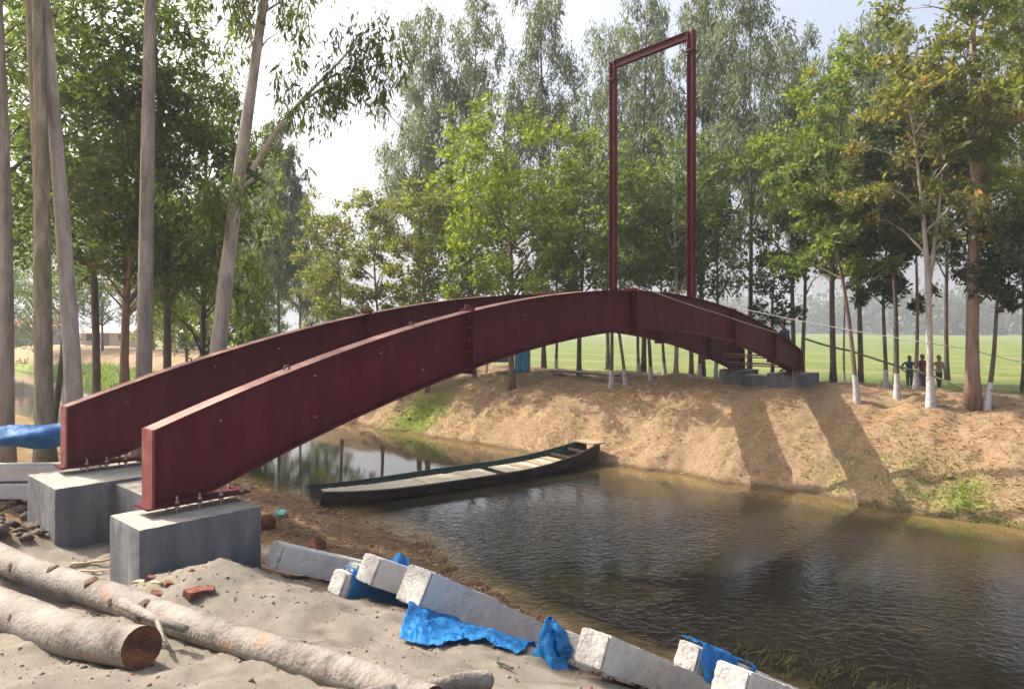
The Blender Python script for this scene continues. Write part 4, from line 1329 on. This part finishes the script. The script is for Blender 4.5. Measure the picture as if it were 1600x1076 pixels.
stick('pale straight stick lying across the foot of the foundation', (112, 888), (182, 878), .022, 1)
stick('second pale stick in front of the foundation foot', (120, 896), (176, 896), .016, 2)
stick('brown branch lying right of the foundation foot behind the knotty log', (188, 912), (252, 918), .028, 3, mat='stick')
stick('long bent twig at the water edge in the bottom right', (1208, 1030), (1265, 1052), .018, 4, mat='stick')
stick('short twig at the water edge above the lowest white post', (1216, 1046), (1275, 1062), .013, 5, mat='stick')
stick('dark twig on the sand under the spread blue sheet', (775, 1040), (800, 1052), .012, 6, mat='bamboo')

# pebbles and clods too many to count
g = np.random.default_rng(17)


def clods(name, X, Y, size, mat, seed, label):
    g = np.random.default_rng(seed); n = len(X)
    Z = ground_z(X, Y)
    base = np.array([[1, 0, 0], [-1, 0, 0], [0, 1, 0], [0, -1, 0], [0, 0, 1], [0, 0, -1]], float)
    sc = size * g.lognormal(0, .55, (n, 1, 1)) * g.uniform(.6, 1.3, (n, 6, 1))
    v = base[None] * sc * np.array([1, 1, .7]); a = g.uniform(0, 6.28, n)
    ca, sa = np.cos(a)[:, None], np.sin(a)[:, None]
    vx = v[:, :, 0] * ca - v[:, :, 1] * sa; vy = v[:, :, 0] * sa + v[:, :, 1] * ca
    V = np.stack([vx + X[:, None], vy + Y[:, None], v[:, :, 2] + Z[:, None] + size * .15], 2).reshape(-1, 3)
    t = np.array([[0, 2, 4], [2, 1, 4], [1, 3, 4], [3, 0, 4], [2, 0, 5], [1, 2, 5], [3, 1, 5], [0, 3, 5]])
    T = (t[None] + (np.arange(n) * 6)[:, None, None]).reshape(-1, 3)
    return tag(link(name, np_mesh(name, V, T), mat), label, 'clods', kind='stuff')


X, Y = scatter(4500, -.5, 5.2, 1.5, 10.5, lambda s, r: .35 + .65 * (vnoise(s * 1.1, r * 1.1, 90) > .1), 2)
clods('sand_clods', X, Y, .0105, mk('sand_clod', [(.13, .10, .075), (.30, .25, .2)], 10, .95, .3), 3, 'small clods and pebbles on the sand')
X, Y = scatter(70, -.3, 5.0, 1.5, 10, lambda s, r: (vnoise(s * 1.3, r * 1.3, 95) > .2) * .9, 12)
clods('brick_grit', X, Y, .02, M['brick'], 4, 'scattered brick grit on the sand')
X, Y = scatter(2600, 17.9, 24, 0, 32, lambda s, r: .3 + .7 * (vnoise(s * .9, r * .9, 91) > .0), 5)
clods('bank_clods', X, Y, .021, mk('bank_clod', [(.2, .135, .075), (.36, .255, .15)], 8, .95, .3), 6, 'clods of dry earth on the far bank')
X, Y = scatter(2600, 4.9, 10, 1.5, 22, None, 15)
clods('near_bank_clods', X, Y, .022, mk('near_clod', [(.10, .06, .035), (.25, .16, .09)], 8, .95, .3), 16, 'clods on the near bank slope')

X, Y = scatter(900, 1.2, 5.2, 11.2, 15.5, lambda s, r: np.exp(-((s - 3.0) / 1.3) ** 2), 18)
clods('earth_heap', X, Y, .075, mk('dark_earth', [(.05, .035, .028), (.11, .078, .06), (.19, .14, .11)], 7, .95, .6, 18), 19, 'heap of dark broken earth left of the foundation')

# dry straw and grass
X, Y = scatter(46000, 5.0, 9.9, 2, 19, lambda s, r: np.clip(.15 + 1.0 * sstep(5.0, 5.8, s) * (.55 + .6 * vnoise(s * 1.5, r * 1.5, 92)), 0, 1), 7)
blades('dry_straw', X, Y, .12, .008, .07, M['straw_dark'], .005, 8, label='dry straw on the near bank slope', cat='straw')
X, Y = scatter(60000, 18.0, 25, 0, 34, lambda s, r: np.clip(.35 + .55 * vnoise(s * .8, r * .8, 93), 0, 1), 9)
blades('bank_straw', X, Y, .14, .011, .15, M['straw'], .01, 10, label='dry straw on the far bank', cat='straw')


def patch(px, py, rad, n, seed, length=.16, up=.75, mat='grass', name='green_grass', label='green grass tufts on the far bank'):
    x, y, _ = foot(px, py)
    g = np.random.default_rng(seed)
    k = g.normal(size=(n // 12, 2)) * rad
    X = x + np.repeat(k[:, 0], 12) + g.normal(size=len(k) * 12) * .09
    Y = y + np.repeat(k[:, 1], 12) + g.normal(size=len(k) * 12) * .09
    return X, Y


XS, YS = [], []
for (px, py, rad, n, sd) in ((1505, 778, .38, 550, 1), (1450, 752, .5, 700, 2), (1390, 765, .5, 500, 3), (1320, 745, .45, 450, 4), (1560, 800, .5, 600, 5),
                             (655, 655, .9, 1500, 6), (690, 645, .6, 500, 7), (610, 665, .9, 900, 8), (1440, 790, .6, 500, 9)):
    a, b = patch(px, py, rad, n, sd); XS.append(a); YS.append(b)
blades('green_grass', np.concatenate(XS), np.concatenate(YS), .085, .011, .6, M['grass'], 0, 21, label='green grass tufts on the far bank slope', cat='grass')
g = np.random.default_rng(31)
X, Y = scatter(9000, 17.6, 19.6, 38, 75, None, 33)
blades('canal_grass', X, Y, .35, .03, .8, M['grass'], 0, 22, label='bright grass along the canal far to the left', cat='grass')
X, Y = scatter(12000, 29.5, 34.5, -12, 40, None, 34)
blades('field_edge_grass', X, Y, .25, .02, .8, M['grass'], 0, 23, label='grass at the edge of the paddy field', cat='grass')
# marsh weed at the water's edge, bottom right
k = 60
cs = np.random.default_rng(41)
cx, cy = XYc(cs.uniform(7.6, 9.3, k), cs.uniform(.8, 4.2, k))
X = np.repeat(cx, 16) + cs.normal(size=k * 16) * .06; Y = np.repeat(cy, 16) + cs.normal(size=k * 16) * .06
wd = blades('marsh_weed', X, Y, .15, .007, .55, M['weed'], .0, 42, label='dark weed growing in the shallow water at the bottom right', cat='weed')
co = np.empty(len(wd.data.vertices) * 3, np.float32); wd.data.vertices.foreach_get('co', co); co = co.reshape(-1, 4, 3)
co[:, :, 2] += np.maximum(0, .0 - co[:, 0:1, 2])
wd.data.vertices.foreach_set('co', co.ravel())

# ------------------------------------------------------------------ people
SK = mk('skin', [(.13, .065, .04), (.19, .10, .065)], 6, .6, 0)
HAIR = mk('black_hair', [(.008, .007, .006), (.02, .017, .015)], 30, .6, .3)


def person(label, base, rz, shirt, lower, height=1.66, lungi=False, lean=0.0, arms='down', stride=.12):
    k = height / 1.7
    V, E, Rr = [], [], []

    def add(p, r, par=None):
        V.append(Vector(p) * k); Rr.append(r * k if not isinstance(r, tuple) else (r[0] * k, r[1] * k))
        if par is not None: E.append((par, len(V) - 1))
        return len(V) - 1
    ln = lean
    pel = add((0, 0, .93), (.15, .105))
    wa = add((0, ln * .12, 1.08), (.135, .095), pel)
    ch = add((0, ln * .3, 1.27), (.165, .11), wa)
    sh = add((0, ln * .42, 1.40), (.12, .085), ch)
    nk = add((0, ln * .5, 1.47), .052, sh)
    hd = add((0, ln * .55 + .02, 1.55), (.07, .085), nk)
    h2 = add((0, ln * .58 + .02, 1.63), (.078, .092), hd)
    add((0, ln * .6 + .01, 1.70), (.05, .06), h2)
    add((0, ln * .55 + .115, 1.575), .016, hd)                      # nose
    for s in (-1, 1):
        hp = add((s * .085, 0, .87), .092, pel)
        kn = add((s * .095, stride * s * .5 + .02, .50), .062, hp)
        an = add((s * .10, stride * s - .02, .09), .042, kn)
        hl = add((s * .10, stride * s + .03, .045), .042, an)
        add((s * .115, stride * s + .17, .03), .032, hl)
        so = add((s * .20, ln * .40, 1.385), .06, sh)
        if arms == 'forward' :
            el = add((s * .24, ln * .4 + .12, 1.16), .042, so); wr = add((s * .17, ln * .4 + .34, 1.10), .030, el); fd = Vector((0, 1, -.1)).normalized()
        elif arms == 'hip' and s > 0:
            el = add((s * .36, ln * .4 - .05, 1.17), .042, so); wr = add((s * .20, ln * .2 + .08, 1.02), .030, el); fd = Vector((-.7, .5, -.4)).normalized()
        else:
            el = add((s * .26, ln * .3 - .02, 1.12), .042, so); wr = add((s * .27, ln * .2 + .05, .88), .030, el); fd = Vector((0, .15, -1)).normalized()
        w = V[wr] / k
        pm = add(w + fd * .06, (.038, .022), wr)
        sd = Vector((0, 1, 0)) if abs(fd.z) > .5 else Vector((0, 0, 1))
        for i, (o, l) in enumerate(((-.027, .065), (-.009, .078), (.009, .074), (.027, .058))):
            a = add(w + fd * .105 + sd * o, .0088, pm); add(w + fd * (.105 + l) + sd * o * 1.1 + Vector((-s * .018, 0, 0)), .0075, a)
        t = add(w + fd * .055 + sd * .045, .010, pm); add(w + fd * .10 + sd * .062, .009, t)
    me = bpy.data.meshes.new('skeleton'); me.from_pydata([tuple(v) for v in V], E, [])
    tmp = bpy.data.objects.new('tmp_body', me); COL.objects.link(tmp)
    tmp.modifiers.new('s', 'SKIN')
    for i, sv in enumerate(me.skin_vertices[0].data):
        r = Rr[i]; sv.radius = r if isinstance(r, tuple) else (r, r); sv.use_root = (i == 0)
    ss = tmp.modifiers.new('d', 'SUBSURF'); ss.levels = 1; ss.render_levels = 1
    dg = bpy.context.evaluated_depsgraph_get(); dg.update()
    bme = bpy.data.meshes.new_from_object(tmp.evaluated_get(dg))
    bpy.data.objects.remove(tmp); bpy.data.meshes.remove(me)
    bme.name = 'body'
    bme.materials.clear()
    for m in (SK, shirt, lower): bme.materials.append(m)
    for p in bme.polygons:
        c = p.center / k; ax = abs(c.x); mi = 0
        if c.z > 1.46: mi = 0
        elif c.z > .96 and (ax < .2 or c.z > 1.2) and c.y < ln * .5 + .17: mi = 1
        elif ax > .205: mi = 0
        elif c.z > (.22 if lungi else .12): mi = 2
        p.material_index = mi; p.use_smooth = True
    root = empty('person', base, rz); tag(root, label, 'person', 'people by the bridge')
    o = link('body', bme, None, root)
    hc = bmesh.new(); bmesh.ops.create_icosphere(hc, subdivisions=2, radius=1)
    for v in hc.verts:
        v.co = Vector((v.co.x * .085, v.co.y * .102, v.co.z * .10)) * (1 + .05 * math.sin(9 * v.co.x + 7 * v.co.y))
        if v.co.y > .03 and v.co.z < .03: v.co.y = .03 ; v.co.z = max(v.co.z, .02)
        v.co = (v.co + Vector((0, ln * .58 + .0, 1.635))) * k
    hm_ = bpy.data.meshes.new('hair'); hc.to_mesh(hm_); hc.free()
    link('hair', hm_, HAIR, root)
    if lungi:
        lu = MB()
        lu.tube([Vector((0, 0, z)) * k for z in (1.0, .85, .55, .24)], [.15 * k, .185 * k, .19 * k, .20 * k], 14, cap=False, squash=.8)
        lu.build('lungi', lower, root, smooth=True)
    return root


def dyed(name, c): return mk(name, [tuple(x * .75 for x in c), tuple(x * 1.2 for x in c)], 9, .85, .3, 30)


nv, dk = dyed('navy_cloth', (.03, .04, .085)), dyed('dark_trousers', (.025, .025, .032))
pb = Vector((*XYc(24.78, 9.60), PF))
person('man in a dark blue shirt standing on the far end of the bridge', (pb.x, pb.y, pb.z), R(105), nv, dk, 1.72, lean=.35, arms='forward')
for (px, py, lab, rz, sh, lo, kw) in (
        (1421, 597, 'person in a blue top, leftmost of three on the field path', 170, dyed('blue_cloth', (.02, .07, .16)), dyed('grey_cloth', (.07, .065, .06)), dict(arms='hip')),
        (1441, 596, 'person in a dark red top, middle of three on the field path', 200, dyed('red_cloth', (.16, .03, .03)), dyed('purple_lungi', (.10, .05, .09)), dict(lungi=True)),
        (1467, 590, 'person in a tan top and black trousers, rightmost of three on the field path', 190, dyed('tan_cloth', (.30, .21, .13)), dk, dict(arms='hip'))):
    D = 30.5
    x = at_depth(px, D)
    person(lab, (x, D, gz(x, D) + .0), R(rz), sh, lo, 1.66, **kw)

# ------------------------------------------------------------------ stall with blue cloths under the bridge, planks, far houses
sx, sy, sz = foot(800, 592, 20, 45)
sy += 2.2; sx = at_depth(806, sy); sz = gz(sx, sy)
stall = empty('cloth_stall', (sx, sy, sz)); tag(stall, 'small stall hung with blue cloths under the bridge beside the broad middle tree', 'stall')
for (x, y) in ((-1.3, -.3), (-.1, -.35), (.62, -.35), (.62, .8), (-1.3, .8)):
    MB().tube([(x, y, -.1), (x, y, 1.5)], .03, 6).build('pole', M['stick'], stall)
cy_ = mk('cyan_cloth', [(.02, .22, .42), (.04, .33, .55)], 5, .7, .3); bl_ = mk('dull_blue_cloth', [(.06, .10, .18), (.11, .16, .26)], 5, .8, .3)
for (x0, x1, mt, z0) in ((-.05, .6, cy_, .12), (-1.25, -.15, bl_, .55)):
    nU, nV = 16, 8
    U, W = np.meshgrid(np.linspace(0, 1, nU), np.linspace(0, 1, nV), indexing='ij')
    P = np.stack([x0 + (x1 - x0) * U, -.37 + .035 * np.sin(U * 17) * W, 1.42 - (1.42 - z0) * W], -1).reshape(-1, 3)
    idx = np.arange(nU * nV).reshape(nU, nV)
    c = link('hanging_cloth', np_mesh('hanging_cloth', P, np.stack([idx[:-1, :-1], idx[1:, :-1], idx[1:, 1:], idx[:-1, 1:]], -1).reshape(-1, 4), True), mt, stall)
    c.modifiers.new('t', 'SOLIDIFY').thickness = .01
MB().box(-1.3, .6, -.28, .75, .55, .6).build('counter', M['deck'], stall)
MB().box(-1.4, .75, -.45, .9, 1.5, 1.53).build('canopy', bl_, stall)
a_, b_ = Vector(foot(862, 584, 22, 45)), Vector(foot(965, 597, 20, 45))
for k, lab in enumerate(('long dark plank lying under the bridge left of the whitewashed trunks, lower of two', 'long grey plank lying under the bridge on top of another plank')):
    d = b_ - a_; an = math.atan2(d.y, d.x); o = MB().box(0, d.length, -.14 + .05 * k, .14 - .03 * k, 0, .06)
    ob = o.build('timber_plank', M['bark_dark'] if k == 0 else M['deck'], bevel=.006)
    ob.location = (a_.x, a_.y, max(a_.z, b_.z) + .10 + .063 * k); ob.rotation_euler = (0, 0, an + .012 * k)
    tag(ob, lab, 'plank', 'planks under the bridge')


def house(label, px, D, w, dep, h, wallc, roofc, rz, doorc):
    x = at_depth(px, D); z = gz(x, D)
    root = empty('house', (x, D, z), rz); tag(root, label, 'house', 'far houses')
    MB().box(-w / 2, w / 2, 0, dep, -.3, h).build('wall', mk('wall_paint', [tuple(c * .85 for c in wallc), wallc], 2, .9, .2), root)
    m = MB(); e = .35; rh = h * .38
    m.v = [(-w / 2 - e, -e, h - .05), (w / 2 + e, -e, h - .05), (w / 2 + e, dep / 2, h + rh), (-w / 2 - e, dep / 2, h + rh), (-w / 2 - e, dep + e, h - .05), (w / 2 + e, dep + e, h - .05)]
    m.f = [(0, 1, 2, 3), (3, 2, 5, 4)]
    r = m.build('roof', mk('roof_sheet', [tuple(c * .8 for c in roofc), roofc], 3, .7, .4, 12, stretch=(6, .5, .5)), root)
    r.modifiers.new('t', 'SOLIDIFY').thickness = .06
    g2 = MB(); g2.v = [(-w / 2, 0.002, h - .06), (-w / 2, dep - .002, h - .06), (-w / 2, dep / 2, h + rh - .1), (w / 2, 0.002, h - .06), (w / 2, dep - .002, h - .06), (w / 2, dep / 2, h + rh - .1)]
    g2.f = [(0, 1, 2), (3, 5, 4)]; g2.build('gable', mk('gable_paint', [wallc, wallc], 2, .9, 0), root)
    d = MB().box(-.45, .45, -.05, -.003, -.05, 1.95).build('door', mk('door_paint', [doorc, doorc], 3, .7, 0), root)
    MB().box(.28, .36, -.08, -.052, .9, 1.0).build('handle', M['rust'], d)
    for sx_ in (-1, 1):
        wv = MB().box(sx_ * w * .32 - .4, sx_ * w * .32 + .4, -.04, -.003, .9, 1.8).build('window', mk('window_frame', [(.18, .15, .12), (.25, .2, .16)], 4, .7, 0), root)
        MB().box(sx_ * w * .32 - .32, sx_ * w * .32 + .32, -.05, -.041, .98, 1.72).build('pane', mk('dark_pane', [(.02, .025, .03), (.03, .035, .04)], 4, .2, 0), wv)
    return root


house('low house with a red roof far off between the two leftmost trunks', 30, 84, 7.5, 4.5, 2.3, (.36, .37, .40), (.50, .10, .10), R(20), (.2, .15, .1))
house('small white house with a green door far off right of the straight grey trunk', 284, 80, 3.6, 3.5, 2.2, (.78, .77, .72), (.40, .36, .30), R(-8), (.05, .30, .08))
house('low tan house far off left of the thin brown trunk', 165, 92, 6.0, 4, 2.0, (.55, .46, .36), (.42, .34, .25), R(10), (.2, .12, .08))

# ------------------------------------------------------------------ haze
hz = MB().box(-620, 620, -620, 620, -2.6, 27.0)
hm = bpy.data.materials.new('haze_air'); hm.use_nodes = True
hn = hm.node_tree; hn.nodes.clear()
ho = hn.nodes.new('ShaderNodeOutputMaterial'); hv = hn.nodes.new('ShaderNodeVolumePrincipled')
hv.inputs['Color'].default_value = (.86, .91, 1.0, 1)
hv.inputs['Density'].default_value = .0010
hv.inputs['Anisotropy'].default_value = .2
hn.links.new(hv.outputs[0], ho.inputs['Volume'])
tag(hz.build('haze', hm), kind='stuff')
